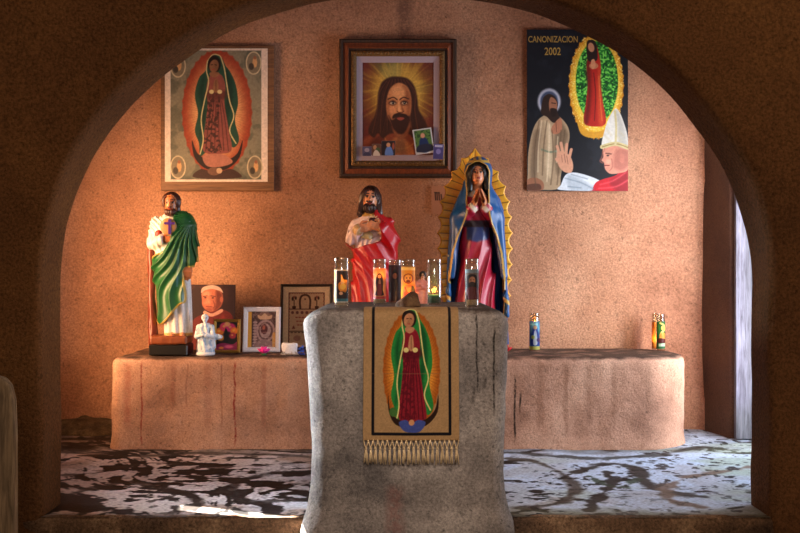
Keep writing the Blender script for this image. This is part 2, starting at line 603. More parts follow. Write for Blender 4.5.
def adobe(name, c_dark, c_mid, c_light, blotch=1.6, grain=120.0, bump=0.6, streaks=(), speck=.5, rough=.9, fine=(0.70, 1.18), top=None):
    """rough hand-laid plaster: large blotches, fine sandy grain, pits; optional run-down stains (x, z0, z1, width, colour, amount)"""
    m, nt, b = new_mat(name)
    N, L = nt.nodes, nt.links
    tc = N.new('ShaderNodeTexCoord')
    n1 = N.new('ShaderNodeTexNoise'); n1.inputs['Scale'].default_value = blotch; n1.inputs['Detail'].default_value = 6; n1.inputs['Roughness'].default_value = .6
    n2 = N.new('ShaderNodeTexNoise'); n2.inputs['Scale'].default_value = grain; n2.inputs['Detail'].default_value = 5; n2.inputs['Roughness'].default_value = .7
    n3 = N.new('ShaderNodeTexNoise'); n3.inputs['Scale'].default_value = grain * .42; n3.inputs['Detail'].default_value = 6; n3.inputs['Roughness'].default_value = .7
    for n in (n1, n2, n3): L.new(tc.outputs['Object'], n.inputs['Vector'])
    cr = N.new('ShaderNodeValToRGB')
    e = cr.color_ramp.elements
    e[0].position, e[0].color = .32, lin4(c_dark)
    e[1].position, e[1].color = .70, lin4(c_light)
    k = cr.color_ramp.elements.new(.5); k.color = lin4(c_mid)
    L.new(n1.outputs['Fac'], cr.inputs['Fac'])
    rp = N.new('ShaderNodeMapRange')
    rp.inputs['From Min'].default_value = .33; rp.inputs['From Max'].default_value = .66
    rp.inputs['To Min'].default_value = fine[0]; rp.inputs['To Max'].default_value = fine[1]
    L.new(n2.outputs['Fac'], rp.inputs['Value'])
    mx = N.new('ShaderNodeMix'); mx.data_type = 'RGBA'; mx.blend_type = 'MULTIPLY'; mx.inputs[0].default_value = 1
    L.new(cr.outputs['Color'], mx.inputs[6]); L.new(rp.outputs['Result'], mx.inputs[7])
    # dark pits
    rp3 = N.new('ShaderNodeMapRange')
    rp3.inputs['From Min'].default_value = .30; rp3.inputs['From Max'].default_value = .43
    rp3.inputs['To Min'].default_value = 1 - speck; rp3.inputs['To Max'].default_value = 1
    L.new(n3.outputs['Fac'], rp3.inputs['Value'])
    mx2 = N.new('ShaderNodeMix'); mx2.data_type = 'RGBA'; mx2.blend_type = 'MULTIPLY'; mx2.inputs[0].default_value = 1
    L.new(mx.outputs[2], mx2.inputs[6]); L.new(rp3.outputs['Result'], mx2.inputs[7])
    last = mx2.outputs[2]
    if streaks:
        sp = N.new('ShaderNodeSeparateXYZ'); L.new(tc.outputs['Object'], sp.inputs[0])
        wob = N.new('ShaderNodeTexNoise'); wob.inputs['Scale'].default_value = 9; wob.inputs['Detail'].default_value = 3
        L.new(tc.outputs['Object'], wob.inputs['Vector'])

        def math_(op, a, b_=None, c_=None):
            n = N.new('ShaderNodeMath'); n.operation = op
            for i, v in enumerate((a, b_, c_)):
                if v is None: continue
                if isinstance(v, (int, float)): n.inputs[i].default_value = v
                else: L.new(v, n.inputs[i])
            return n.outputs[0]

        def mr(v, a, b_):
            n = N.new('ShaderNodeMapRange'); n.inputs['From Min'].default_value = a; n.inputs['From Max'].default_value = b_
            L.new(v, n.inputs['Value']); return n.outputs['Result']
        w0 = math_('MULTIPLY', math_('SUBTRACT', wob.outputs['Fac'], .5), .03)
        for (sx, z0, z1, wd, colr, amt) in streaks:
            dx = math_('ABSOLUTE', math_('SUBTRACT', math_('ADD', sp.outputs['X'], w0), sx))
            a = mr(dx, wd, wd * .3)
            a = math_('MULTIPLY', a, mr(sp.outputs['Z'], z0, z0 + .06))
            a = math_('MULTIPLY', a, mr(sp.outputs['Z'], z1, z1 - .03))
            a = math_('MULTIPLY', a, math_('MULTIPLY', mr(n3.outputs['Fac'], .34, .52), amt))
            mm = N.new('ShaderNodeMix'); mm.data_type = 'RGBA'
            L.new(a, mm.inputs[0]); L.new(last, mm.inputs[6]); mm.inputs[7].default_value = lin4(colr)
            last = mm.outputs[2]
    if top is not None:      # soot and dirt settled on the upward faces
        ge = N.new('ShaderNodeNewGeometry'); sx = N.new('ShaderNodeSeparateXYZ'); L.new(ge.outputs['Normal'], sx.inputs[0])
        n4 = N.new('ShaderNodeTexNoise'); n4.inputs['Scale'].default_value = 9; n4.inputs['Detail'].default_value = 6
        L.new(tc.outputs['Object'], n4.inputs['Vector'])
        ma = N.new('ShaderNodeMath'); ma.operation = 'ADD'; L.new(sx.outputs['Z'], ma.inputs[0]); L.new(n4.outputs['Fac'], ma.inputs[1])
        mr2 = N.new('ShaderNodeMapRange'); mr2.inputs['From Min'].default_value = 1.12; mr2.inputs['From Max'].default_value = 1.5; mr2.inputs['To Max'].default_value = .9
        L.new(ma.outputs[0], mr2.inputs['Value'])
        mt = N.new('ShaderNodeMix'); mt.data_type = 'RGBA'
        L.new(mr2.outputs[0], mt.inputs[0]); L.new(last, mt.inputs[6]); mt.inputs[7].default_value = lin4(top)
        last = mt.outputs[2]
    L.new(last, b.inputs['Base Color'])
    b.inputs['Roughness'].default_value = rough
    b.inputs['Specular IOR Level'].default_value = .2
    ad = N.new('ShaderNodeMath'); ad.operation = 'MULTIPLY_ADD'; ad.inputs[1].default_value = .5
    L.new(n2.outputs['Fac'], ad.inputs[0]); L.new(n3.outputs['Fac'], ad.inputs[2])
    bp = N.new('ShaderNodeBump'); bp.inputs['Strength'].default_value = bump; bp.inputs['Distance'].default_value = .012
    L.new(ad.outputs[0], bp.inputs['Height'])
    L.new(bp.outputs['Normal'], b.inputs['Normal'])
    return m


def wood(name, c1, c2, scale=12.0, axis='Z', rough=.55, bump=.3):
    m, nt, b = new_mat(name)
    N, L = nt.nodes, nt.links
    tc = N.new('ShaderNodeTexCoord')
    mp = N.new('ShaderNodeMapping')
    mp.inputs['Scale'].default_value = {'Z': (6, 6, .5), 'X': (.5, 6, 6)}[axis]
    L.new(tc.outputs['Object'], mp.inputs[0])
    ns = N.new('ShaderNodeTexNoise'); ns.inputs['Scale'].default_value = scale; ns.inputs['Detail'].default_value = 7; ns.inputs['Roughness'].default_value = .65
    ns.inputs['Distortion'].default_value = .4
    L.new(mp.outputs[0], ns.inputs['Vector'])
    cr = N.new('ShaderNodeValToRGB')
    cr.color_ramp.elements[0].position = .35; cr.color_ramp.elements[0].color = lin4(c1)
    cr.color_ramp.elements[1].position = .68; cr.color_ramp.elements[1].color = lin4(c2)
    L.new(ns.outputs['Fac'], cr.inputs[0]); L.new(cr.outputs[0], b.inputs['Base Color'])
    b.inputs['Roughness'].default_value = rough
    bp = N.new('ShaderNodeBump'); bp.inputs['Strength'].default_value = bump; bp.inputs['Distance'].default_value = .003
    L.new(ns.outputs['Fac'], bp.inputs['Height']); L.new(bp.outputs[0], b.inputs['Normal'])
    return m


def glass_mat(name, tint=(238, 228, 214), refl=.05):
    m, nt, b = new_mat(name)
    N, L = nt.nodes, nt.links
    N.remove(b)
    tr = N.new('ShaderNodeBsdfTransparent'); tr.inputs[0].default_value = lin4(tint)
    gl = N.new('ShaderNodeBsdfGlossy'); gl.inputs['Roughness'].default_value = .06; gl.inputs[0].default_value = (1, 1, 1, 1)
    df = N.new('ShaderNodeBsdfDiffuse'); df.inputs[0].default_value = lin4((215, 215, 205))
    lw = N.new('ShaderNodeLayerWeight'); lw.inputs[0].default_value = .35
    rp = N.new('ShaderNodeMapRange'); rp.inputs['To Min'].default_value = refl; rp.inputs['To Max'].default_value = .7
    L.new(lw.outputs['Facing'], rp.inputs['Value'])
    ns = N.new('ShaderNodeTexNoise'); ns.inputs['Scale'].default_value = 60
    tc = N.new('ShaderNodeTexCoord'); L.new(tc.outputs['Object'], ns.inputs['Vector'])
    du = N.new('ShaderNodeMapRange'); du.inputs['From Min'].default_value = .4; du.inputs['From Max'].default_value = .75; du.inputs['To Max'].default_value = .08
    L.new(ns.outputs['Fac'], du.inputs['Value'])
    m0 = N.new('ShaderNodeMixShader'); L.new(du.outputs[0], m0.inputs[0]); L.new(tr.outputs[0], m0.inputs[1]); L.new(df.outputs[0], m0.inputs[2])
    m1 = N.new('ShaderNodeMixShader'); L.new(rp.outputs[0], m1.inputs[0]); L.new(m0.outputs[0], m1.inputs[1]); L.new(gl.outputs[0], m1.inputs[2])
    L.new(m1.outputs[0], N['Material Output'].inputs['Surface'])
    return m


def emit(name, rgb, s):
    m, nt, b = new_mat(name)
    b.inputs['Base Color'].default_value = (0, 0, 0, 1)
    b.inputs['Emission Color'].default_value = lin4(rgb)
    b.inputs['Emission Strength'].default_value = s
    return m


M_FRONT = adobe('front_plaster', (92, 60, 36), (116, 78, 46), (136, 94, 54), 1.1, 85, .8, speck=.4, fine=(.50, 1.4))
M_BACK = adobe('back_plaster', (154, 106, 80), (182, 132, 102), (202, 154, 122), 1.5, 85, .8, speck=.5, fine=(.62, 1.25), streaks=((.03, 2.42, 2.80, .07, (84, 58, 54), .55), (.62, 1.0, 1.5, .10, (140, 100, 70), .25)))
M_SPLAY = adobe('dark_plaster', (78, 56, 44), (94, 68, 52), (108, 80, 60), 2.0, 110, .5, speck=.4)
M_CEIL = adobe('ceiling_plaster', (110, 84, 70), (126, 98, 82), (140, 108, 90), 1.3, 110, .4)
M_ALTAR = adobe('altar_plaster', (98, 90, 86), (140, 128, 120), (172, 160, 150), 3.2, 100, .75,
                streaks=((.314, .50, .87, .005, (25, 20, 18), .9), (.383, .42, .80, .006, (25, 20, 18), .95), (.345, .52, .60, .012, (30, 24, 22), .8), (.30, .45, .56, .010, (30, 24, 22), .7),
                         (-.02, -.3, .16, .05, (120, 70, 62), .5), (.12, .05, .2, .16, (70, 60, 52), .35)), speck=.7, top=(58, 42, 34), fine=(.55, 1.3))
RED = (128, 30, 28)
M_LEDGE = adobe('ledge_plaster', (152, 112, 92), (186, 142, 118), (206, 164, 138), 2.6, 110, .65,
                streaks=((-1.48, .0, .50, .007, RED, .8), (-.945, -.0, .50, .008, RED, .9), (-1.02, .1, .5, .008, (110, 60, 50), .5), (-1.22, .2, .5, .008, (110, 60, 50), .4), (-1.56, .1, .5, .03, (140, 60, 50), .45), (-1.3, .2, .5, .02, (120, 60, 50), .4),
                         (-.78, .1, .5, .02, (130, 60, 52), .4), (-1.1, .1, .5, .03, (130, 70, 60), .35), (.655, .02, .42, .008, (20, 15, 12), .95), (.685, .18, .33, .008, (20, 15, 12), .9),
                         (.8, .1, .5, .03, (110, 70, 50), .4), (.95, .05, .5, .02, (110, 70, 50), .45), (1.08, .12, .5, .03, (110, 70, 50), .35), (1.22, .1, .5, .02, (110, 70, 50), .3), (1.42, .2, .5, .03, (110, 80, 60), .3)), speck=.5, top=(50, 36, 28))
M_SILL = adobe('sill_plaster', (56, 42, 34), (120, 92, 70), (176, 144, 112), 3.5, 90, .8, speck=.7, fine=(.5, 1.4))
M_FLOORP = painted('painted_floor', rough=.6, spec=.15, bump=.5, bscale=60, vary=.25)
M_FFLOOR = adobe('chapel_floor', (70, 55, 44), (88, 70, 56), (104, 84, 66), 2, 60, .5)
M_STATUE = painted('statue_paint', rough=.36, spec=.5, bump=.12, bscale=90, vary=.10, coat=.12)
M_MATTE = painted('matte_paint', rough=.6, spec=.3, bump=.2, bscale=90, vary=.12)
M_PRINT = painted('printed_sheet', rough=.45, spec=.35, bscale=120, vary=.06)
M_CLOTH = painted('woven_cloth', rough=.95, spec=.1, bump=.5, bscale=700, vary=.2)
M_CLABEL = painted('candle_label', rough=.5, trans=.45, vary=.05)
M_TASSEL = plain('tassel_yarn', (196, 168, 128), .95, bump=.5, bscale=300)
M_GLASS = glass_mat('candle_glass')
M_WAX = plain('cream_wax', (220, 205, 175), .5)
M_WAXG = plain('green_wax', (40, 120, 90), .4)
M_WAXR = plain('dark_red_wax', (100, 22, 24), .4)
M_WAXB = plain('blue_wax', (40, 90, 170), .4)
M_WAXA = plain('amber_wax', (214, 150, 40), .4)
M_WICK = plain('wick', (20, 16, 14), .9)
M_FLAME = emit('flame', (255, 170, 60), 14)
M_BACKBOARD = wood('backboard_wood', (92, 62, 40), (140, 98, 64), 10, 'X')
M_DKWOOD = wood('dark_frame_wood', (34, 22, 14), (78, 52, 32), 12)
M_REDWOOD = wood('red_brown_frame_wood', (92, 44, 22), (142, 72, 36), 12)
M_GILT = plain('worn_gilt', (120, 88, 48), .45, metal=.4, bump=.6, bscale=120, vary=.4)
M_LINER = plain('linen_liner', (168, 150, 160), .8, bump=.3, bscale=500)
M_WHITEFR = plain('white_frame_paint', (226, 220, 226), .4)
M_GOLDFR = plain('gold_frame', (176, 132, 60), .35, metal=.6)
M_SAMPFR = wood('sampler_frame_wood', (30, 20, 14), (62, 42, 28), 12)
M_MATBOARD = plain('cream_mat_board', (196, 170, 136), .85)
M_BLACK = plain('black_paint', (16, 14, 14), .4)
M_DOOR = wood('weathered_white_door', (62, 60, 64), (118, 118, 126), 9, 'Z', .8, .5)
M_POST = wood('weathered_post_wood', (92, 78, 62), (176, 152, 122), 8, 'Z', .9, .7)
M_GOLDTXT = plain('gold_lettering', (164, 130, 62), .4)
M_ROCK = adobe('rock', (52, 36, 26), (84, 58, 40), (120, 90, 62), 14, 90, .7)
M_RUBBLE = adobe('rubble', (54, 42, 32), (86, 70, 50), (116, 100, 76), 9, 90, .8)
M_PINK = plain('pink_petal', (226, 40, 150), .5)
M_YELLOW = plain('yellow_stamen', (230, 180, 50), .6)
M_REDFL = plain('red_petal', (200, 30, 40), .5)
M_LEAF = plain('leaf_green', (40, 90, 40), .6)
M_PAPER = plain('white_paper', (226, 224, 230), .8)
M_TUFT = plain('grey_tuft', (176, 164, 156), .9)
M_BLUERIB = plain('blue_ribbon', (50, 90, 190), .4)

# ------------------------------------------------------------------ the setting
WALL_F, WALL_B = 4.565, 4.85
ARCH_A, ARCH_B, ARCH_Z = 1.515, 1.268, 0.967


def arch_outline(off, n, grow=0.0):
    a, b = ARCH_A + grow, ARCH_B + grow
    P = []
    for z in np.linspace(-.45, ARCH_Z, 40)[:-1]:
        P.append((-a, z))
    for t in np.linspace(math.pi, 0, 141):
        c, s = math.cos(t), math.sin(t)
        P.append((a * np.sign(c) * abs(c) ** (2 / n), ARCH_Z + b * abs(s) ** (2 / n)))
    for z in np.linspace(ARCH_Z, -.45, 40)[1:]:
        P.append((a, z))
    P = np.array(P)
    T = np.gradient(P, axis=0)
    T /= np.linalg.norm(T, axis=1)[:, None]
    Nn = np.stack([-T[:, 1], T[:, 0]], 1)
    k = np.ones(5) / 5
    for i in range(2):
        pad = np.pad(Nn[:, i], 2, mode='edge'); Nn[:, i] = np.convolve(pad, k, 'valid')
    Nn /= np.linalg.norm(Nn, axis=1)[:, None]
    return P + Nn * off + np.array((.026, 0.0))


rows = []
for off in (2.6, 1.8, 1.2, .8, .55, .38, .26, .18, .12, .08, .06): rows.append((off, WALL_F, 2.10))
R = .034
for k in range(1, 6):
    t = k / 6 * math.pi / 2
    rows.append((R * (1 - math.sin(t)), WALL_F + R * (1 - math.cos(t)), 2.10))
for D in np.linspace(WALL_F + R, WALL_B - .035, 8): rows.append((0.0, D, 2.10 - .08 * (D - WALL_F) / (WALL_B - WALL_F)))
for k in range(1, 5):
    t = k / 5 * math.pi / 2
    rows.append((.035 * (1 - math.cos(t)), WALL_B - .035 * (1 - math.sin(t)), 2.02))
for off in (.06, .2, .5, 1.2, 2.6): rows.append((off, WALL_B, 2.02))
V = []
for (off, D, n) in rows:
    p = arch_outline(off, n)
    dd = np.full(len(p), D)
    wgt = max(0, 1 - off / .5)
    n1 = fbm(p[:, 0] * 3, p[:, 1] * 3, D * 3, 3, 5)
    n2 = fbm(p[:, 0] * 3 + 40, p[:, 1] * 3, D * 3, 3, 9)
    p = p + np.stack([n1, n2], 1) * .013 * wgt
    dd = dd + .014 * fbm(p[:, 0] * 2.2, p[:, 1] * 2.2, 0, 3, 21) * (1 if D < 4.7 else .3)
    V.append(np.stack([p[:, 0], dd, p[:, 1]], 1))
V = np.array(V)
nr, npt = V.shape[:2]
i = np.arange(nr * npt).reshape(nr, npt)
fc = np.stack([i[:-1, :-1], i[:-1, 1:], i[1:, 1:], i[1:, :-1]], -1).reshape(-1, 4)
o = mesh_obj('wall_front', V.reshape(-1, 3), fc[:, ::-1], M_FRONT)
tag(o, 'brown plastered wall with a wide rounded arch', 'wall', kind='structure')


def ribbon(path, z0, z1, nz, amp, seed):
    """vertical wall along an XY path"""
    p = np.array(path)
    zs = np.linspace(z0, z1, nz)
    T = np.gradient(p, axis=0); T /= np.linalg.norm(T, axis=1)[:, None]
    Nn = np.stack([T[:, 1], -T[:, 0]], 1)
    VV = []
    for z in zs:
        d = amp * fbm(p[:, 0] * 1.7, p[:, 1] * 1.7, np.full(len(p), z * 1.7), 3, seed)
        q = p + Nn * d[:, None]
        VV.append(np.column_stack([q, np.full(len(p), z)]))
    VV = np.array(VV)
    i = np.arange(VV.shape[0] * VV.shape[1]).reshape(VV.shape[:2])
    return VV.reshape(-1, 3), np.stack([i[:-1, :-1], i[:-1, 1:], i[1:, 1:], i[1:, :-1]], -1).reshape(-1, 4)


BACK = 7.05
path = []
for t in np.linspace(0, 1, 10)[:-1]: path.append((-2.35, 6.55 + .15 * t))
for t in np.linspace(math.pi, math.pi / 2, 16): path.append((-2.0 + .35 * math.cos(t), 6.70 + .35 * math.sin(t)))
for x in np.linspace(-2.0, 1.88, 110)[1:]: path.append((x, BACK))
for t in np.linspace(math.pi / 2, math.radians(10), 10)[1:]: path.append((1.88 + .065 * math.cos(t), BACK - .065 + .065 * math.sin(t)))
v_, f_ = ribbon(path, -.02, 3.12, 80, .012, 3)
tag(mesh_obj('wall_back', v_, f_, M_BACK), 'pinkish rough plaster wall behind the shrine', 'wall', kind='structure')
path = [(1.944, 6.985 - .31 * t) if t < 1 else (2.005, 6.66) for t in []]
p0, p1 = np.array((1.928, 7.06)), np.array((2.005, 6.66))
path = [tuple(p0 + (p1 - p0) * t) for t in np.linspace(0, 1, 14)] + [(2.03 + .06 * k, 6.64 + .004 * k) for k in range(1, 14)]
path = path[:14] + [(2.02, 6.65)] + path[14:]
v_, f_ = ribbon(path, -.02, 3.12, 70, .006, 8)
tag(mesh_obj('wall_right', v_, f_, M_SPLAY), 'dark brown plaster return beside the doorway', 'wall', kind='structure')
mb = MB()
mb.box(2.05, 2.15, 4.83, 4.98, -.02, 3.12).box(2.05, 2.15, 4.98, 6.62, 2.10, 3.12)
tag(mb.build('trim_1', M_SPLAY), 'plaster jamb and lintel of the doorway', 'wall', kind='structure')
mb = MB()   # left wall with a narrow gap assumed there to let the sun strip in
SY0, SY1, SZ0, SZ1 = 5.245, 5.355, .935, 1.31
mb.box(-2.40, -2.35, 4.83, SY0, -.02, 3.12).box(-2.40, -2.35, SY1, 6.58, -.02, 3.12)
mb.box(-2.40, -2.35, SY0, SY1, -.02, SZ0).box(-2.40, -2.35, SY0, SY1, SZ1, 3.12)
tag(mb.build('wall_left', M_BACK), 'plaster side wall with an assumed narrow gap', 'wall', kind='structure')
tag(MB().box(-2.45, 2.9, 4.80, 7.2, 3.10, 3.20).build('ceiling', M_CEIL), 'plastered ceiling of the alcove', 'ceiling', kind='structure')

# alcove floor: worn white paint over dark ground, sweeping loops
FX0, FX1, FY0, FY1 = -2.42, 2.75, WALL_F + .01, 7.12
fl = Paint(FX0, FY0, FX1, FY1, 860, 360, (70, 60, 56))
u, v = fl.u, fl.v
wx = u + .20 * fbm(u * 1.8, v * 1.8, 0, 4, 31); wy = v + .20 * fbm(u * 1.8 + 9, v * 1.8, 0, 4, 37)
ang = fbm(u * .9, v * .9, 0, 2, 35) * 1.1
sx_, sy_ = wx * np.cos(ang) + wy * np.sin(ang), -wx * np.sin(ang) + wy * np.cos(ang)
nA = fbm(sx_ * 3.4, sy_ * 6.4, 0, 5, 41)
nB = fbm(u * 11, v * 12, 0, 4, 43)
nC = fbm(wx * 6, wy * 9, 0, 4, 47)
right = sstep(.1, .6, u)
white = np.array((188, 202, 222)) / 255.; whiteL = np.array((196, 178, 172)) / 255.
wcol = whiteL + (white - whiteL) * sstep(-1.4, .3, u)[..., None]
a = sstep(-.05, .07, nA * .58 + nB * .50 + nC * .48 + .03 + .26 * right)
fl.c = fl.c * 0 + np.array((20, 17, 17)) / 255.
fl.c += (wcol - fl.c) * a[..., None]
brown = sstep(.05, .35, fbm(u * 2.6 + 3, v * 3.0, 0, 4, 53)) * (.6 - .4 * right)
fl.mix(brown * a, (136, 110, 90))
green = sstep(.05, .4, fbm(u * 1.6 + 30, v * 3, 0, 3, 57)) * sstep(.5, 1.0, u) * .5
fl.mix(green, (150, 164, 128))


def fpt(px, py):
    D = CAMZ * F / (py - 266.5)
    return ((px - 400) * D / F, D)


for (pts, wd, col, al) in (
    ([(510, 458), (540, 463), (566, 476), (574, 490), (556, 502), (520, 508)], .07, (70, 60, 52), .85),
    ([(566, 476), (590, 466), (620, 463), (640, 470), (648, 484), (668, 492), (700, 496)], .07, (46, 42, 38), .9),
    ([(606, 470), (612, 482), (600, 496), (588, 510)], .05, (40, 36, 34), .9),
    ([(748, 466), (716, 472), (684, 478), (664, 488), (672, 500), (700, 506)], .07, (118, 98, 84), .9),
    ([(590, 476), (606, 484), (622, 486), (640, 478)], .035, (50, 64, 48), .8),
    ([(510, 476), (540, 480), (560, 492), (540, 504)], .03, (200, 202, 208), .7),
    ([(510, 452), (580, 457), (650, 455), (700, 446)], .08, (44, 42, 38), .75),
    ([(70, 452), (130, 456), (200, 452), (306, 456)], .09, (30, 26, 25), .6),
    ([(306, 472), (262, 474), (232, 486), (246, 500), (306, 498)], .07, (38, 34, 34), .8),
    ([(70, 494), (120, 482), (170, 488), (200, 502), (170, 512)], .06, (42, 33, 28), .7),
    ([(64, 474), (110, 470), (150, 462), (220, 466), (300, 462)], .05, (44, 36, 33), .7)):
    P_ = catmull([fpt(*q) for q in pts], False)
    d = line_sd(u, v, P_) + .05 * nB + .03 * nC
    fl.mix(al * sstep(wd * .75, wd * .25, d), col)
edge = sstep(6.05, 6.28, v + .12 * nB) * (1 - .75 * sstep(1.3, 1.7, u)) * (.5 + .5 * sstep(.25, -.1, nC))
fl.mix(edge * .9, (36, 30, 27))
fl.mix(sstep(.10, .0, v - FY0 + .05 * nB) * .8, (46, 36, 30))
fl.mix(sstep(.28, .02, v - FY0 + .16 * nC) * .55 * right, (96, 92, 62))
dots = sstep(.26, .40, fbm(u * 26, v * 22, 0, 3, 61)) * (.35 + .65 * sstep(-.1, .3, fbm(u * 2, v * 2, 0, 2, 63)))
fl.mix(dots * .8, (24, 20, 19))
nx, ny = fl.nx, fl.ny
X, Y = fl.u, fl.v
Zf = -.004 + .006 * fbm(X * 4, Y * 4, 0, 3, 71)
i = np.arange(nx * ny).reshape(ny, nx)
fc = np.stack([i[:-1, :-1], i[:-1, 1:], i[1:, 1:], i[1:, :-1]], -1).reshape(-1, 4)
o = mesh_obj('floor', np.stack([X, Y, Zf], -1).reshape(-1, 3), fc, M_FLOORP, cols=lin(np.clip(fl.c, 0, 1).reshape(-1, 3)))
tag(o, 'raised alcove floor of worn white paint over dark ground', 'floor', kind='structure')

# front face of the raised floor
mv, mf = [], []
nx, nz = 150, 22
for j in range(nz):
    t = j / (nz - 1)
    for k in range(nx):
        x = -1.62 + 3.24 * k / (nx - 1)
        if j < 5:
            a = j / 4 * math.pi / 2
            y = WALL_F + .035 - .03 * math.sin(a); z = -.001 - .022 * (1 - math.cos(a))
        else:
            y = WALL_F + .005; z = -.023 - (t - 4 / 21) * .47
        mv.append((x, y, z))
mv = np.array(mv)
mv[:, 1] += .008 * fbm(mv[:, 0] * 9, mv[:, 2] * 9, 0, 3, 73)
mv[:, 2] += .006 * fbm(mv[:, 0] * 12, mv[:, 2] * 5, 0, 3, 75) * (mv[:, 2] > -.1)
i = np.arange(nx * nz).reshape(nz, nx)
fc = np.stack([i[1:, :-1], i[1:, 1:], i[:-1, 1:], i[:-1, :-1]], -1).reshape(-1, 4)
tag(mesh_obj('trim_2', mv, fc, M_SILL), 'rough plastered front of the raised floor', 'trim', kind='structure')
tag(MB().box(-4.5, 4.5, -2, WALL_F + .04, -.50, -.40).build('floor_front', M_FFLOOR), 'chapel floor before the arch', 'floor', kind='structure')

tag(MB().box(-4.25, -4.10, -2, 5.0, -.50, 5.4).build('wall_sun_block', M_FRONT), 'added unseen wall blocking the sun left of the chapel floor', 'wall', kind='structure')  # added out of view to keep the sun off the front floor

# door leaf standing open at the right
dr = tag(bpy.data.objects.new('door_1', None), 'whitewashed plank door standing open at the right', 'door', kind='structure')
COL.objects.link(dr)
dr.location = (2.012, 6.58, .006)
for k in range(5):
    MB().box(.142 * k, .142 * k + .139, 0, .042, 0, 2.05, .004).build('plank', M_DOOR, dr)
for z in (.25, 1.75):
    MB().box(.03, .70, .042, .064, z, z + .12, .004).build('crossbar', M_DOOR, dr)

# low bench along the back wall
LZ = .52
LY0 = 6.285


def ledge_f(x, y, z):
    xl, xr = -1.655, 1.70
    cx, hx = (xl + xr) / 2, (xr - xl) / 2
    # plan: rounded at the right front corner, square to the left
    qx, qy = np.abs(x - cx), np.abs(y - (LY0 + .375))
    rr = np.where(x > 0, .33, .06)
    ax_, ay_ = np.maximum(qx - hx + rr, 0), np.maximum(qy - .375 + rr, 0)
    d = np.sqrt(ax_ ** 2 + ay_ ** 2) + np.minimum(np.maximum(qx - hx + rr, qy - .375 + rr), 0) - rr
    d = d - .010 * np.clip((.10 - z) / .10, 0, 1) ** 2
    d = d - .014 * fbm(x * 3, y * 3, z * 3, 3, 81) - .005 * fbm(x * 14, y * 14, z * 14, 2, 83)
    t = z - LZ - .002 * fbm(x * 6, y * 6, 0, 2, 85)
    e = .035
    dd = smax(d, t, e * 1.6)
    return np.maximum(dd, -(z + .05))


o = sdf_obj('adobe_ledge', ledge_f, (-1.75, 6.2, -.06), (1.8, 7.08, .56), .0165, M_LEDGE)
tag(o, 'low plastered adobe ledge along the back wall holding the statues', 'ledge')

# altar block
AF = 4.475


def altar_f(x, y, z):
    X = x - .028
    wv = np.interp(z, [-.45, -.06, -.01, .04, .12, .3, .55, .72, .80, .84, .9], [.47, .445, .436, .420, .406, .402, .408, .418, .430, .433, .424])
    yc, hy = AF + .46, .46
    hy_ = hy + np.interp(z, [-.45, -.02, .06, .2, .9], [.04, .03, .005, 0, 0])
    rr = .10
    qx, qy = np.abs(X) - wv + rr, np.abs(y - yc) - hy_ + rr
    d = np.sqrt(np.maximum(qx, 0) ** 2 + np.maximum(qy, 0) ** 2) + np.minimum(np.maximum(qx, qy), 0) - rr
    side = sstep(.2, .3, np.abs(X)) + sstep(.15, .0, z)
    d = d - (.003 + .009 * np.clip(side, 0, 1)) * fbm(x * 5, y * 5, z * 5, 3, 91) - .003 * fbm(x * 18, y * 18, z * 18, 2, 93)
    t = z - .868 + .032 * np.clip((np.abs(X) - .33) / .09, 0, 1) ** 2
    dd = smax(d, t, .055)
    return np.maximum(dd, -(z + .42))


o = sdf_obj('altar', altar_f, (-.50, 4.38, -.44), (.56, 5.50, .90), .0145, M_ALTAR)
tag(o, 'grey plastered adobe altar block standing in the archway under the cloth', 'altar')

# weathered board end at the far left, in front of the arch
pv = MB()
pts = [(-.40, -.40), (-.0, -.40), (-.003, .40), (-.008, .53), (-.022, .585), (-.045, .612), (-.08, .622), (-.40, .622)]
n = len(pts)
pv.v = [(x, 0, z) for x, z in pts] + [(x, .055, z) for x, z in pts]
pv.f = [list(range(n)), list(range(2 * n - 1, n - 1, -1))] + [[i, i + n, (i + 1) % n + n, (i + 1) % n] for i in range(n)]
o = pv.build('wooden_board', M_POST, loc=(at(14.5, 400, 4.2).x, 4.2, 0))
bv = o.modifiers.new('bevel', 'BEVEL'); bv.width = .012; bv.segments = 3
tag(o, 'weathered wooden board end with rounded corner at the left edge', 'board')

# fallen plaster heap in the left corner
rv = lambda x, y, z: np.minimum(ell3(x, y, z, (-2.0, 6.98, -.02), (.34, .22, .10)), ell3(x, y, z, (-1.84, 6.95, -.02), (.15, .15, .09))) - .03 * fbm(x * 9, y * 9, z * 9, 4, 97)
o = sdf_obj('plaster_heap', lambda x, y, z: np.maximum(rv(x, y, z), -(z + .02)), (-2.4, 6.6, -.03), (-1.6, 7.1, .16), .014, M_RUBBLE)
tag(o, 'heap of crumbled plaster in the left corner of the alcove', 'rubble')

# ------------------------------------------------------------------ statues
def statue_thing(name, label, cat, loc, rz=0.0):
    return thing(name, label, cat, loc, rz)


SKIN = (202, 122, 74)


def C3(n, rgb):
    return np.zeros((n, 3)) + np.asarray(rgb, float)


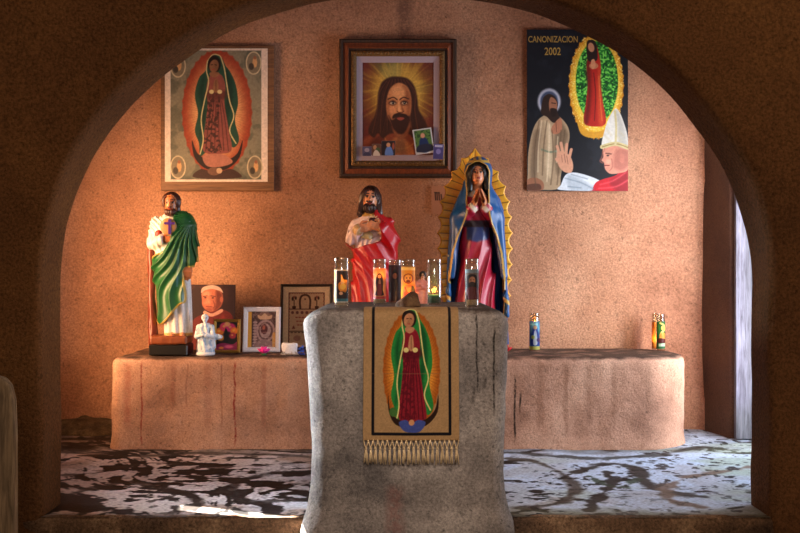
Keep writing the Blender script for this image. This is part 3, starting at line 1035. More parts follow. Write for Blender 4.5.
# --- bearded man in a white robe and green cloak (left)
def man_statue():
    K = .00587
    X = lambda px: (px - 171) * K
    Z = lambda py: (355.1 - py) * K
    p = at(171, 355.1, 6.45)
    T = statue_thing('saint_statue', 'tall painted statue of a bearded man in white robe and green cloak', 'statue', (p.x, 6.47, LZ + .002))
    h = .0038
    hc, hs = (X(171.2), -.018, Z(204.2)), .066
    shL, shR = (-.086, .0, .775), (.070, .0, .775)
    elL, elR = (-.108, -.005, .650), (.090, -.01, .640)
    wrL, wrR = (-.045, -.083, .672), (.104, -.055, .535)

    def body(x, y, z):
        q = headq(x, y, z, hc, hs, roll=.03)
        d = head_sdf(q, hs)
        d = smin(d, cap(x, y, z, (0, 0, .76), (0, -.01, .86), .034, .030), .012)
        d = np.minimum(d, hand_sdf(x, y, z, wrL, (.02, -.094, .680), (0, 0, 1), (0, -1, 0), .1, .15, 1))
        d = np.minimum(d, hand_sdf(x, y, z, wrR, (.110, -.080, .440), (-1, -.4, 0), (.4, -1, 0), .1, .5, 1))
        for (a, b, c) in ((shL, elL, wrL), (shR, elR, wrR)):
            d = smin(d, smin(cap(x, y, z, a, b, .030, .026), cap(x, y, z, b, c, .026, .015), .01), .01)
        d = smin(d, ell3(x, y, z, (0, 0, .68), (.085, .055, .12)), .03)
        d = smin(d, ell3(x, y, z, (.02, 0, .52), (.08, .05, .14)), .03)
        for sx in (.012, .072):
            d = smin(d, cap(x, y, z, (sx, -.015, .5), (sx, -.02, .13), .034, .02), .02)
            d = smin(d, cap(x, y, z, (sx, -.03, .128), (sx + .006, -.085, .118), .018, .014), .012)
        return np.maximum(d, .108 - z)

    def bcol(x, y, z):
        c = C3(len(x), SKIN)
        q = headq(x, y, z, hc, hs, roll=.03)
        c = head_paint(c, q)
        return c
    sdf_obj('body', body, (-.17, -.13, .10), (.17, .10, .98), h, M_STATUE, T, bcol)

    def hair(x, y, z):
        q = headq(x, y, z, hc, hs, roll=.03)
        a, b, c = q
        d = ell3(a, b, c, (0, .14, .22), (.84, .92, .86))
        d = smin(d, ell3(a, b, c, (0, .45, -.55), (.72, .5, .6)), .2)
        face = ell3(a, b, c, (0, -1.0, .02), (.60, 1.0, .92))
        d = smax(d, -face, .06)
        strand = .03 * np.sin(26 * np.arctan2(a, b + .2) + 3 * c)
        beard = ell3(a, b, c, (0, -.46, -.74), (.52, .46, .42))
        beard = smax(beard, -ell3(a, b, c, (0, -.95, -.28), (.40, .6, .34)), .05)
        beard = np.minimum(beard, ell3(a, b, c, (0, -.80, -.33), (.28, .10, .06)))
        return (np.minimum(d, beard) + strand) * hs
    sdf_obj('hair', hair, (-.08, -.11, .78), (.08, .09, .98), .0032, M_STATUE, T, lambda x, y, z: C3(len(x), (74, 34, 20)))

    def robe0(x, y, z, fold=True):
        f = (lambda t, zz: .005 * np.sin(11 * t + 5 * zz) * np.clip((.62 - zz) / .3, 0, 1)) if fold else None
        d = loft(x, y, z, [.112, .2, .34, .5, .62, .70, .765, .80, .825], [.078, .078, .080, .092, .100, .106, .108, .075, .044], [.066, .062, .06, .062, .066, .072, .066, .05, .036],
                 [.042, .040, .034, .016, .004, 0, 0, 0, 0], [-.01] * 9, f)
        d = smin(d, smin(cap(x, y, z, shL, elL, .040, .036), cap(x, y, z, elL, wrL, .036, .032), .01), .015)
        return d

    def robe(x, y, z):
        d = robe0(x, y, z)
        d = d - .0045 * (1 - 1.6 * np.abs(np.sin(84 * (z * .8 + 1.1 * x) + 2 * np.sin(24 * z)))) * sstep(-.02, -.06, x) * (z > .6)
        return np.maximum(d, -cap(x, y, z, wrL, (.02, -.10, .68), .022, .024))

    def rcol(x, y, z):
        c = C3(len(x), (214, 208, 206))
        hem = sstep(.012, .004, np.abs(z - .122))
        return mixc(c, hem, (190, 140, 60))
    sdf_obj('robe', robe, (-.17, -.15, .10), (.17, .12, .84), h, M_STATUE, T, rcol)
    reg = catmull([(.030, .835), (.030, .74), (.012, .685), (-.03, .612), (-.110, .560), (-.105, .40), (-.085, .22), (-.062, .175), (-.02, .200), (.02, .245), (.06, .292), (.094, .312), (.096, .37), (.086, .45), (.096, .505), (.16, .535), (.17, .70), (.15, .835)], True, 4)

    def cloak(x, y, z):
        d = robe0(x, y, z, False)
        arm = smin(cap(x, y, z, shR, elR, .048, .048), cap(x, y, z, elR, (.098, -.035, .555), .048, .034), .01)
        d = smin(d, arm, .03)
        d = smin(d, loft(x, y, z, [.2, .35, .5, .62], [.080, .085, .092, .10], [.07] * 4, [.026, .020, .012, 0], [-.01] * 4), .02)
        ang = np.arctan2(z - .80, x - .13)
        rad = np.sqrt((z - .80) ** 2 + (x - .13) ** 2)
        w_ = ang * 21 + 1.0 * np.sin(rad * 18)
        amp = .0095 * np.clip(rad / .2, .2, 1)
        d = d - .019 - amp * (1 - np.abs(np.sin(w_)) * 1.6)
        r2 = poly_sd(x, z, reg)
        d = smax(d, r2, .006)
        return d

    def ccol(x, y, z):
        c = C3(len(x), (26, 92, 44))
        ed = poly_sd(x, z, reg)
        c = mixc(c, sstep(-.011, -.007, ed) * (z < .60) * (x > -.1), (196, 160, 70))
        st = np.exp(-((x - .055 - .05 * (z - .5)) / .006) ** 2) * (z < .62) * (z > .40) * (y < 0)
        c = mixc(c, st * .6, (120, 160, 190))
        return c
    sdf_obj('cloak', cloak, (-.18, -.17, .13), (.19, .13, .85), h, M_STATUE, T, ccol)
    # medallion with a violet cross on the chest
    mcx, mcz, my = X(171), Z(227.5), -.096
    mb = MB()
    n = 36
    prof = [(.0, -.006), (.036, -.006), (.044, -.002), (.048, .004), (.040, .02)]
    m2 = MB(); m2.lathe(prof[1:], 36)
    vv = [(mcx + a, my + c, mcz + b * 1.05) for a, b, c in m2.v]
    o = mesh_obj('medallion', vv, [f[::-1] for f in m2.f], plain('medallion_paint', (178, 128, 78), .4), T)
    mb = MB(); mb.box(mcx + .002, mcx + .018, my - .014, my - .004, mcz - .044, mcz + .042, .002).box(mcx - .022, mcx + .040, my - .0135, my - .0045, mcz + .012, mcz + .026, .002)
    mb.build('cross', plain('violet_enamel', (72, 36, 130), .3), o)
    bm = MB(); bm.box(-.006, .018, -.006, 0.0, -.02, .02, .002)
    # roses bunched in the crook of the arm
    sdf_obj('rose_bunch', lambda x, y, z: ell3(x, y, z, (X(160), -.062, Z(234.5)), (.024, .022, .024)) - .004 * np.sin(90 * x) * np.sin(90 * z), (-.11, -.1, .66), (-.02, -.02, .76), .004, M_STATUE, T,
            lambda x, y, z: C3(len(x), (150, 40, 34)))
    sdf_obj('trunk', lambda x, y, z: smin(cap(x, y, z, (-.112, -.012, .07), (-.122, .0, .67), .022, .019), cap(x, y, z, (-.095, -.01, .08), (-.115, -.005, .30), .022, .014), .02) - .004 * fbm(x * 60, y * 60, z * 12, 2, 5),
            (-.18, -.07, .05), (-.04, .06, .72), .005, M_STATUE, T, lambda x, y, z: C3(len(x), (112, 44, 26)))
    sdf_obj('plinth', lambda x, y, z: box3(x, y, z, (0, -.012, .090), (.108, .094, .026), .014) - .006 * fbm(x * 26, y * 26, z * 26, 3, 6), (-.14, -.13, .05), (.14, .11, .14), .005, M_STATUE, T,
            lambda x, y, z: C3(len(x), (128, 66, 36)))
    b = MB(); b.box(-.112, .112, -.105, .088, 0, .066, .008)
    b.build('base', M_BLACK, T)
    return T


man_statue()


# --- long-haired man in a red mantle, hands at a heart on his chest (middle)
def heart_statue():
    K = .00605
    X = lambda px: (px - 371) * K
    Z = lambda py: (352.5 - py) * K
    p = at(371, 352, 6.65)
    T = statue_thing('robed_statue', 'painted statue of a long-haired bearded man in red mantle touching his chest', 'statue', (p.x, 6.66, LZ + .002))
    h = .0038
    hc, hs = (X(370.4), -.022, Z(199.5)), .076
    shL, shR = (-.088, .0, .768), (.090, .0, .768)
    elL, elR = (-.112, -.020, .690), (.112, -.020, .680)
    wrL, wrR = (-.074, -.112, .738), (.066, -.112, .742)

    def body(x, y, z):
        q = headq(x, y, z, hc, hs, roll=-.06, pitch=-.1)
        d = head_sdf(q, hs)
        d = smin(d, cap(x, y, z, (0, 0, .80), (0, -.01, .89), .038, .034), .012)
        d = np.minimum(d, hand_sdf(x, y, z, wrL, (.014, -.128, .758), (0, 0, 1), (0, -1, 0), .085, .12, 1))
        d = np.minimum(d, hand_sdf(x, y, z, wrR, (-.010, -.130, .778), (0, 0, 1), (0, -1, 0), .085, .12, 1))
        for (a, b, c) in ((shL, elL, wrL), (shR, elR, wrR)):
            d = smin(d, smin(cap(x, y, z, a, b, .032, .028), cap(x, y, z, b, c, .028, .016), .01), .01)
        d = smin(d, ell3(x, y, z, (0, 0, .70), (.09, .06, .13)), .03)
        d = smin(d, ell3(x, y, z, (0, 0, .52), (.085, .055, .15)), .03)
        for sx in (-.04, .04):
            d = smin(d, cap(x, y, z, (sx, -.01, .5), (sx, -.02, .09), .036, .02), .02)
            d = smin(d, cap(x, y, z, (sx, -.03, .082), (sx + .006, -.098, .074), .018, .014), .012)
        return np.maximum(d, .062 - z)

    def bcol(x, y, z):
        return head_paint(C3(len(x), (216, 140, 96)), headq(x, y, z, hc, hs, roll=-.06, pitch=-.1))
    sdf_obj('body', body, (-.19, -.15, .055), (.19, .10, 1.02), h, M_STATUE, T, bcol)

    def hair(x, y, z):
        a, b, c = headq(x, y, z, hc, hs, roll=-.06, pitch=-.1)
        d = ell3(a, b, c, (0, .16, .26), (.74, .90, .84))
        sw = .10 * np.sin(c * 4)
        d = smin(d, cap(a, b, c, (-.50, .12, .2), (-.74, .02, -1.30), .34, .22), .2)
        d = smin(d, cap(a, b, c, (.50, .12, .2), (.86, .02, -1.45), .34, .20), .2)
        d = smin(d, ell3(a, b, c, (0, .55, -.5), (.8, .4, .9)), .2)
        face = ell3(a, b, c, (0, -1.0, -.16), (.50, 1.0, .82))
        d = smax(d, -face, .06)
        strand = .045 * np.sin(22 * np.arctan2(a, b + .1) + 4 * np.sin(2.5 * c))
        beard = ell3(a, b, c, (0, -.46, -.78), (.48, .46, .44))
        beard = smax(beard, -ell3(a, b, c, (0, -.95, -.26), (.40, .6, .34)), .05)
        beard = np.minimum(beard, ell3(a, b, c, (0, -.80, -.33), (.28, .10, .06)))
        return (np.minimum(d, beard) + strand) * hs
    sdf_obj('hair', hair, (-.11, -.13, .77), (.11, .10, 1.03), .0034, M_STATUE, T, lambda x, y, z: C3(len(x), (58, 28, 17)))

    def robe0(x, y, z):
        d = loft(x, y, z, [.066, .2, .5, .64, .72, .79, .825, .85], [.118, .112, .104, .098, .104, .096, .068, .044], [.085, .08, .066, .060, .062, .060, .05, .038], [.010, .010, .010, .006, 0, 0, 0, 0], [-.008] * 8)
        d = smin(d, smin(cap(x, y, z, shL, elL, .040, .042), cap(x, y, z, elL, wrL, .042, .032), .01), .015)
        d = smin(d, smin(cap(x, y, z, shR, elR, .038, .040), cap(x, y, z, elR, wrR, .040, .030), .01), .015)
        return d

    def robe(x, y, z):
        d = robe0(x, y, z) - .0050 * (1 - 1.6 * np.abs(np.sin(80 * x - 50 * z + 1.8 * np.sin(30 * z + 20 * x)))) * np.clip((.85 - z) / .1, 0, 1)
        d = np.maximum(d, -cap(x, y, z, wrL, (0, -.128, .755), .023, .026))
        return np.maximum(d, -cap(x, y, z, wrR, (0, -.128, .765), .023, .026))

    def rcol(x, y, z):
        c = C3(len(x), (222, 196, 196))
        for (wx, s) in ((wrL, -1), (wrR, 1)):
            rr = np.abs(np.sqrt((x - wx[0]) ** 2 + (y - wx[1]) ** 2 + (z - wx[2]) ** 2) - .032)
            c = mixc(c, sstep(.005, .003, rr), (190, 150, 100))
        c = mixc(c, sstep(.02, .01, np.abs(z - .835)), (196, 150, 80))
        return c
    sdf_obj('tunic', robe, (-.20, -.17, .055), (.20, .12, .86), h, M_STATUE, T, rcol)
    reg = catmull([(.026, .86), (.034, .80), (.052, .760), (.064, .700), (.045, .668), (-.03, .648), (-.10, .628), (-.20, .650), (-.20, .3), (-.18, .04), (.18, .04), (.22, .5), (.22, .86)], True, 4)

    def mantle(x, y, z):
        d = robe0(x, y, z)
        d = smin(d, cap(x, y, z, (.116, -.0, .68), (.108, .0, .52), .040, .03), .03)
        w1 = 110 * (x * .80 + (z - .6) * .62) + 2.0 * np.sin(z * 14 + x * 9)
        w2 = 120 * (x * .96 + (z - .3) * .25) + 1.8 * np.sin(z * 11)
        t = np.clip((z - .35) / .3, 0, 1)
        fold = (1 - np.abs(np.sin(w1 * .5)) * 1.6) * t + (1 - np.abs(np.sin(w2 * .5)) * 1.6) * (1 - t)
        d = d - .013 - .0070 * fold
        d = smax(d, poly_sd(x, z, reg), .008)
        d = np.maximum(d, -cap(x, y, z, wrR, (0, -.13, .77), .028, .03))
        return np.maximum(d, .064 - z)
    sdf_obj('mantle', mantle, (-.22, -.17, .05), (.22, .14, .88), h, M_STATUE, T,
            lambda x, y, z: mixc(C3(len(x), (186, 14, 26)), sstep(-.009, -.005, poly_sd(x, z, reg)) * .5, (150, 60, 30)))
    hx, hz = X(373), Z(222)
    ht = sdf_obj('heart', lambda x, y, z: smin(ell3(np.abs(x - hx), y, z, (.008, -.092, hz + .006), (.015, .014, .016)), ell3(x, y, z, (hx, -.092, hz - .008), (.011, .012, .018)), .008), (hx - .04, -.12, hz - .04), (hx + .04, -.06, hz + .04), .003, M_STATUE, T,
                 lambda x, y, z: C3(len(x), (70, 16, 14)))
    fm = MB()
    for k in range(14):
        a = 2 * math.pi * k / 14
        fm.tube([(hx + .012 * math.cos(a), -.086, hz + .014 * math.sin(a)), (hx + .042 * math.cos(a), -.082, hz + .040 * math.sin(a))], [.006, .0012], 5)
    fm.build('rays', plain('ray_paint', (220, 184, 120), .4), ht)
    sdf_obj('cuff_fold', lambda x, y, z: ell3(x, y, z, (X(367.5), -.080, Z(236)), (.040, .018, .026)) - .004 * np.sin(110 * x + 40 * z), (-.09, -.13, .66), (.05, -.06, .77), .0035, M_STATUE, T, lambda x, y, z: C3(len(x), (206, 180, 130)))
    b = MB(); b.box(-.135, .135, -.115, .09, 0, .066, .01)
    b.build('base', plain('statue_base_brown', (70, 44, 30), .5), T)


heart_statue()


# --- veiled woman in blue mantle with a golden aureole (right)
def veiled_statue():
    K = .00605
    X = lambda px: (px - 476) * K
    Z = lambda py: (352.5 - py) * K
    p = at(476, 352, 6.65)
    T = statue_thing('veiled_statue', 'large painted statue of a veiled woman in blue mantle before a golden scalloped aureole', 'statue', (p.x, 6.68, LZ + .002))
    h = .0042
    hc, hs = (X(477.3), -.050, Z(175.2)), .070
    hr = dict(roll=.05, pitch=-.12)
    wL, wR = (X(471.8), -.112, Z(209)), (X(485), -.112, Z(209))
    tip = (X(478.3), -.138, Z(191.5))
    shL, shR = (-.074, .0, .905), (.080, .0, .905)
    elL, elR = (-.112, -.035, .79), (.122, -.035, .79)

    def body(x, y, z):
        q = headq(x, y, z, hc, hs, **hr)
        d = head_sdf(q, hs)
        d = smin(d, cap(x, y, z, (.004, -.01, .93), (.006, -.035, 1.03), .036, .032), .012)
        a = Vector(wL); b = Vector(wR); t = Vector(tip)
        d = np.minimum(d, hand_sdf(x, y, z, a, t + Vector((-.009, 0, 0)), (.35, -1, .2), (-1, 0, 0), .1, .03, -1))
        d = np.minimum(d, hand_sdf(x, y, z, b, t + Vector((.009, 0, 0)), (-.35, -1, .2), (1, 0, 0), .1, .03, -1))
        for (s_, e_, w_) in ((shL, elL, wL), (shR, elR, wR)):
            d = smin(d, smin(cap(x, y, z, s_, e_, .028, .024), cap(x, y, z, e_, w_, .024, .016), .01), .01)
        d = smin(d, ell3(x, y, z, (0, -.01, .82), (.075, .05, .14)), .03)
        d = smin(d, ell3(x, y, z, (0, -.01, .55), (.08, .05, .25)), .03)
        d = smin(d, ell3(x, y, z, (0, -.01, .25), (.10, .05, .2)), .03)
        return d
    sdf_obj('body', body, (-.16, -.15, .06), (.16, .06, 1.16), h, M_STATUE, T,
            lambda x, y, z: head_paint(C3(len(x), (212, 132, 86)), headq(x, y, z, hc, hs, **hr)))

    def hair(x, y, z):
        a, b, c = headq(x, y, z, hc, hs, **hr)
        d = ell3(a, b, c, (0, .12, .24), (.90, .90, .90))
        for s_ in (-1, 1):
            d = smin(d, cap(a, b, c, (s_ * .66, -.1, .1), (s_ * .74, -.18, -1.30), .26, .20), .2)
        d = smax(d, -ell3(a, b, c, (0, -1.0, -.12), (.56, 1.0, .86)), .05)
        d = np.minimum(d, 10)
        return (d + .03 * np.sin(24 * np.arctan2(a, b + .2))) * hs
    sdf_obj('hair', hair, (-.09, -.13, .96), (.11, .06, 1.18), .0036, M_STATUE, T, lambda x, y, z: C3(len(x), (22, 15, 14)))

    def dress(x, y, z):
        d = loft(x, y, z, [.03, .12, .25, .4, .6, .72, .77, .84, .90, .955, .985], [.150, .142, .130, .115, .098, .084, .078, .084, .086, .062, .036], [.095, .09, .085, .08, .072, .064, .06, .07, .07, .052, .036],
                 None, [-.02] * 8 + [-.02, -.015, -.015])
        fo = (1 - np.abs(np.sin(44 * x + 2.2 * np.sin(z * 6) + 6 * z * x)) * 1.7) * np.clip((.74 - z) / .2, 0, 1)
        d = d - .010 * fo
        for (e_, w_) in ((elL, wL), (elR, wR)):
            d = smin(d, smin(cap(x, y, z, e_, w_, .046, .034), cap(x, y, z, shL if e_ is elL else shR, e_, .04, .044), .01), .015)
        d = d - .002 * np.sin(95 * (x + z)) * (z > .76)
        return np.maximum(d, -np.minimum(cap(x, y, z, wL, tip, .020, .02), cap(x, y, z, wR, tip, .020, .02)))

    def dcol(x, y, z):
        c = C3(len(x), (168, 24, 52))
        s_ = sstep(.012, .004, np.abs(z - .775) - .012)
        sash = sstep(.0, .02, z - .655 - .25 * np.abs(x)) * sstep(.79, .775, z) * sstep(.075, .062, np.abs(x - .01))
        c = mixc(c, sash * (y < 0), (36, 52, 104))
        c = mixc(c, s_ * (y < 0) * (np.abs(x) < .08), (44, 26, 40))
        c = mixc(c, sstep(.944, .956, z - .2 * np.abs(x) + .02), (226, 206, 180))
        for wx in (wL, wR):
            rr = np.sqrt((x - wx[0]) ** 2 + (y - wx[1]) ** 2 + (z - wx[2]) ** 2)
            c = mixc(c, sstep(.037, .033, rr), (230, 214, 190))
        return c
    sdf_obj('dress', dress, (-.18, -.17, .02), (.18, .08, 1.0), h, M_STATUE, T, dcol)
    for wx, s_ in ((wL, -1), (wR, 1)):
        cx, cz = wx[0] + s_ * .004, wx[2] - .010
        sdf_obj('cuff', lambda x, y, z: np.maximum(ell3(x, y, z, (cx, -.104, cz), (.024, .026, .027)), -cap(x, y, z, wx, tip, .013, .013)) - .002 * np.sin(160 * z),
                (cx - .04, -.15, cz - .05), (cx + .04, -.06, cz + .05), .0036, M_STATUE, T, lambda x, y, z: C3(len(x), (232, 216, 190)))
    zk = [.02, .08, .2, .32, .45, .6, .7, .78, .86, .93, .985, 1.03]
    rk = [.185, .180, .172, .178, .176, .168, .160, .156, .152, .130, .098, .080]
    xo = [.010, .010, .012, .010, .006, .004, .004, .006, .012, .014, .010, .006]

    def outer(x, y, z, grow=0.0):
        rx = [r + grow for r in rk]
        ry = [.125 + grow] * 6 + [.125 + grow, .122 + grow, .112 + grow, .10 + grow, .092 + grow, .088 + grow]
        d = loft(x, y, z, zk, rx, ry, xo, [-.012] * 12, lambda t, zz: .006 * np.sin(9 * t + 7 * zz + np.sin(zz * 16)) * np.clip((.97 - zz) / .15, 0, 1))
        hd = ell3(x, y, z, (X(478.5), -.02, Z(173)), (.086 + grow, .092 + grow, .100 + grow))
        for (e_, w_) in ((elL, wL), (elR, wR)):
            d = smin(d, cap(x, y, z, (e_[0], -.04, .80), (w_[0] + (e_[0] - w_[0]) * .25, -.095, .838), .046 + grow, .040 + grow), .03)
        return smin(d, hd, .035)

    def openw(z):
        zz = [.02, .2, .35, .45, .6, .7, .78, .83, .875, .915, .96, 1.03, 1.085, 1.125, 1.145]
        lo = [-.150, -.158, -.166, -.162, -.142, -.112, -.076, -.060, -.056, -.058, -.054, -.058, -.062, -.046, -.010]
        hi = [.150, .160, .168, .166, .148, .120, .084, .070, .066, .070, .068, .072, .074, .058, .022]
        return np.interp(z, zz, lo), np.interp(z, zz, hi)

    def opening(x, y, z):
        lo, hi = openw(z)
        d = np.maximum(lo - x, x - hi)
        d = np.where(z > 1.145, z - 1.145 + .02, d)
        return np.maximum(d, y + .005)

    def mantle(x, y, z):
        o_ = outer(x, y, z)
        d = np.maximum(o_, -outer(x, y, z, -.011))
        d = np.maximum(d, -opening(x, y, z))
        # folds of the mantle gathered over the forearms
        for (e_, s_) in ((elL, -1), (elR, 1)):
            a = cap(x, y, z, (e_[0] * 1.0, -.050, .825), (e_[0] * 1.34, -.060, .46), .036, .020)
            d = smin(d, a - .004 * np.sin(80 * x + 10 * z), .02)
        return np.maximum(d, .022 - z)

    def mcol(x, y, z):
        c = C3(len(x), (18, 80, 140))
        op = opening(x, y, z)
        inner = outer(x, y, z) < -.0065
        c = mixc(c, inner * 1.0, (16, 46, 92))
        lo, hi = openw(z)
        e_ = np.minimum(np.abs(x - lo), np.abs(x - hi))
        e_ = np.where(z > 1.12, np.minimum(e_, np.abs(z - 1.15)), e_)
        c = mixc(c, sstep(.011, .007, e_) * (y < .01) * (op > -.004), (206, 162, 78))
        c = mixc(c, sstep(.016, .010, np.abs(z - .03)), (206, 162, 78))
        st = vnoise(x * 24, z * 24, y * 24, 77)
        c = mixc(c, sstep(.80, .86, st) * (op > .012), (214, 190, 130))
        return c
    sdf_obj('mantle', mantle, (-.22, -.17, .01), (.23, .14, 1.22), h, M_STATUE, T, mcol)
    # turned-up hems at the lower corners
    for (hx, hz) in ((.178, .33), (.186, .26), (-.165, .38), (-.168, .29)):
        sdf_obj('hem_fold', lambda x, y, z: ell3(x, y, z, (hx, -.05, hz), (.017, .04, .052)) - .004 * np.sin(60 * z + 40 * x), (hx - .05, -.12, hz - .07), (hx + .05, .01, hz + .07), .0045, M_STATUE, T,
                lambda x, y, z: mixc(C3(len(x), (26, 84, 140)), sstep(.6, .8, np.sin(60 * z + 40 * x + 1)), (206, 166, 90)))
    # aureole: thick scalloped plate with painted rays
    zs = np.array([.03, .12, .25, .4, .6, .75, .9, 1.0, 1.08, 1.15, 1.20, 1.222])
    wl = np.array([.10, .155, .19, .205, .212, .212, .198, .172, .132, .082, .034, .0])
    half = np.stack([wl, zs], 1)
    half = catmull(half, False, 8)
    ring = np.vstack([half, (half * [-1, 1])[::-1][1:]])
    seg = np.linalg.norm(np.diff(np.vstack([ring, ring[:1]]), axis=0), axis=1)
    cum = np.concatenate([[0], np.cumsum(seg)])
    N = 696
    L = cum[-1]
    ss = np.linspace(0, L, N, endpoint=False)
    pad = np.vstack([ring, ring[:1]])
    P = np.stack([np.interp(ss, cum, pad[:, 0]), np.interp(ss, cum, pad[:, 1])], 1)
    axis = np.stack([np.zeros(N), np.clip(.10 + (P[:, 1]) * .86, .12, 1.0)], 1)
    out = P - axis
    out /= np.linalg.norm(out, axis=1)[:, None]
    apex = L * .5
    ns = 29
    ph = (ss - cum[len(half) - 1]) / L * ns
    sc = 1 - np.abs(np.sin(math.pi * (ph)))
    Q = P * [1.02, 1.01] + out * (.024 * sc ** 1.2 - .004)[:, None]
    rad = np.array([.0, .25, .45, .6, .7, .8, .88, .94, .975, 1.0])
    rc = (ph * 2.0)
    groove = np.abs(np.sin(math.pi * rc))
    VV, CC = [], []
    for r in rad:
        q = axis + (Q - axis) * r
        yy = .112 + .012 * (1 - r) - .003 * groove * (r > .4)
        if r > .99: yy = yy * 0 + .124
        VV.append(np.column_stack([q[:, 0] + .004, yy, q[:, 1]]))
        base = np.array((222, 134, 26)) + (np.array((240, 178, 50)) - np.array((222, 134, 26))) * max(0, (r - .6) / .4)
        c = np.zeros((N, 3)) + base
        dark = sstep(.26, .08, groove) * (r < .95) * (r > .3)
        c += (np.array((52, 24, 10)) - c) * dark[:, None]
        if r > .985: c[:] = (214, 138, 34)
        CC.append(c)
    VV.append(VV[-1] + [0, .020, 0]); CC.append(np.zeros((N, 3)) + (140, 84, 30))
    VV.append(np.column_stack([axis[:, 0] + .004, np.full(N, .145), axis[:, 1]])); CC.append(np.zeros((N, 3)) + (120, 70, 30))
    VV = np.array(VV); CC = np.array(CC)
    nr = len(VV)
    i = np.arange(nr * N).reshape(nr, N)
    j = np.roll(i, -1, axis=1)
    fc = np.stack([i[:-1], i[1:], j[1:], j[:-1]], -1).reshape(-1, 4)
    mesh_obj('aureole', VV.reshape(-1, 3), fc, M_STATUE, T, cols=lin(np.clip(CC.reshape(-1, 3) / 255, 0, 1)))
    b = MB(); b.box(-.15, .15, -.13, .11, 0, .04, .008)
    b.build('base', plain('statue_base_dark', (48, 34, 28), .5), T)


veiled_statue()


# --- small white porcelain figurine
def figurine():
    p = at(205.5, 355.5, 6.42)
    T = statue_thing('porcelain_figurine', 'small white porcelain figurine with bluish paint standing on the ledge', 'figurine', (p.x, 6.42, LZ + .002))

    def f(x, y, z):
        d = loft(x, y, z, [.0, .02, .08, .13, .17, .188], [.048, .050, .044, .040, .044, .020], [.04, .042, .038, .034, .03, .02], [0, 0, -.002, -.004, -.004, -.002], None, lambda t, zz: .003 * np.sin(8 * t + 30 * zz))
        q = headq(x, y, z, (-.002, -.006, .213), .026, yaw=.2)
        d = smin(d, head_sdf(q, .026), .006)
        a, b, c = q
        d = np.minimum(d, smax(ell3(a, b, c, (0, .15, .25), (.8, .9, .85)), -ell3(a, b, c, (0, -1, -.1), (.5, .9, .8)), .05) * .026)
        d = smin(d, smin(cap(x, y, z, (.036, 0, .165), (.046, -.02, .115), .016, .014), cap(x, y, z, (.046, -.02, .115), (.010, -.046, .115), .013, .009), .006), .008)
        d = smin(d, smin(cap(x, y, z, (-.038, 0, .165), (-.048, -.02, .110), .016, .014), cap(x, y, z, (-.048, -.02, .11), (-.006, -.048, .122), .013, .009), .006), .008)
        d = smin(d, cap(x, y, z, (.04, -.01, .10), (.052, -.01, .05), .016, .010), .02)
        d = smin(d, ell3(x, y, z, (.068, -.012, .108), (.034, .012, .017)), .012)
        return np.maximum(d, -z)

    def c_(x, y, z):
        c = C3(len(x), (214, 222, 232))
        b = sstep(.05, .25, fbm(x * 60, y * 60, z * 40, 3, 12)) * (z < .18)
        c = mixc(c, b * .7, (120, 150, 190))
        return head_paint(c, headq(x, y, z, (-.002, -.006, .213), .026, yaw=.2), lips=(150, 120, 130), brow=(110, 110, 130), eye=(80, 80, 110))
    sdf_obj('figure', f, (-.08, -.07, -.005), (.12, .06, .25), .0030, M_STATUE, T, c_)
    MB().lathe([(.050, 0), (.056, .004), (.056, .014), (.048, .02)], 28).build('base', plain('porcelain_white', (226, 226, 230), .25), T, smooth=True)


figurine()


# --- small rose-robed figurine half hidden among the altar candles
def small_figure():
    p = at(421, 303, 5.12)
    T = statue_thing('small_robed_figurine', 'small dark-haired figurine in dusty pink, half hidden between altar candles', 'figurine', (p.x + .004, 5.12, .862))

    def f(x, y, z):
        d = loft(x, y, z, [0, .03, .08, .105, .118], [.034, .036, .032, .026, .012], [.03, .03, .026, .02, .012])
        d = smin(d, head_sdf(headq(x, y, z, (.004, -.004, .134), .017), .017), .006)
        d = smin(d, smin(cap(x, y, z, (.028, 0, .10), (.030, -.012, .07), .012), cap(x, y, z, (.030, -.012, .07), (.002, -.03, .082), .010, .007), .005), .006)
        d = smin(d, smin(cap(x, y, z, (-.028, 0, .10), (-.030, -.012, .07), .012), cap(x, y, z, (-.030, -.012, .07), (-.002, -.03, .082), .010, .007), .005), .006)
        return np.maximum(d, -z)

    def c_(x, y, z):
        c = C3(len(x), (196, 130, 122))
        c = mixc(c, (z > .118), (205, 150, 120))
        return head_paint(c, headq(x, y, z, (.004, -.004, .134), .017))
    sdf_obj('figure', f, (-.05, -.045, -.003), (.05, .045, .16), .0030, M_STATUE, T, c_)
    sdf_obj('hair', lambda x, y, z: smax(ell3(x, y, z, (.004, 0, .140), (.017, .017, .018)), -ell3(x, y, z, (.004, -.022, .132), (.010, .018, .015)), .002), (-.03, -.03, .11), (.03, .03, .17), .0028, M_STATUE, T,
            lambda x, y, z: C3(len(x), (36, 18, 16)))


small_figure()

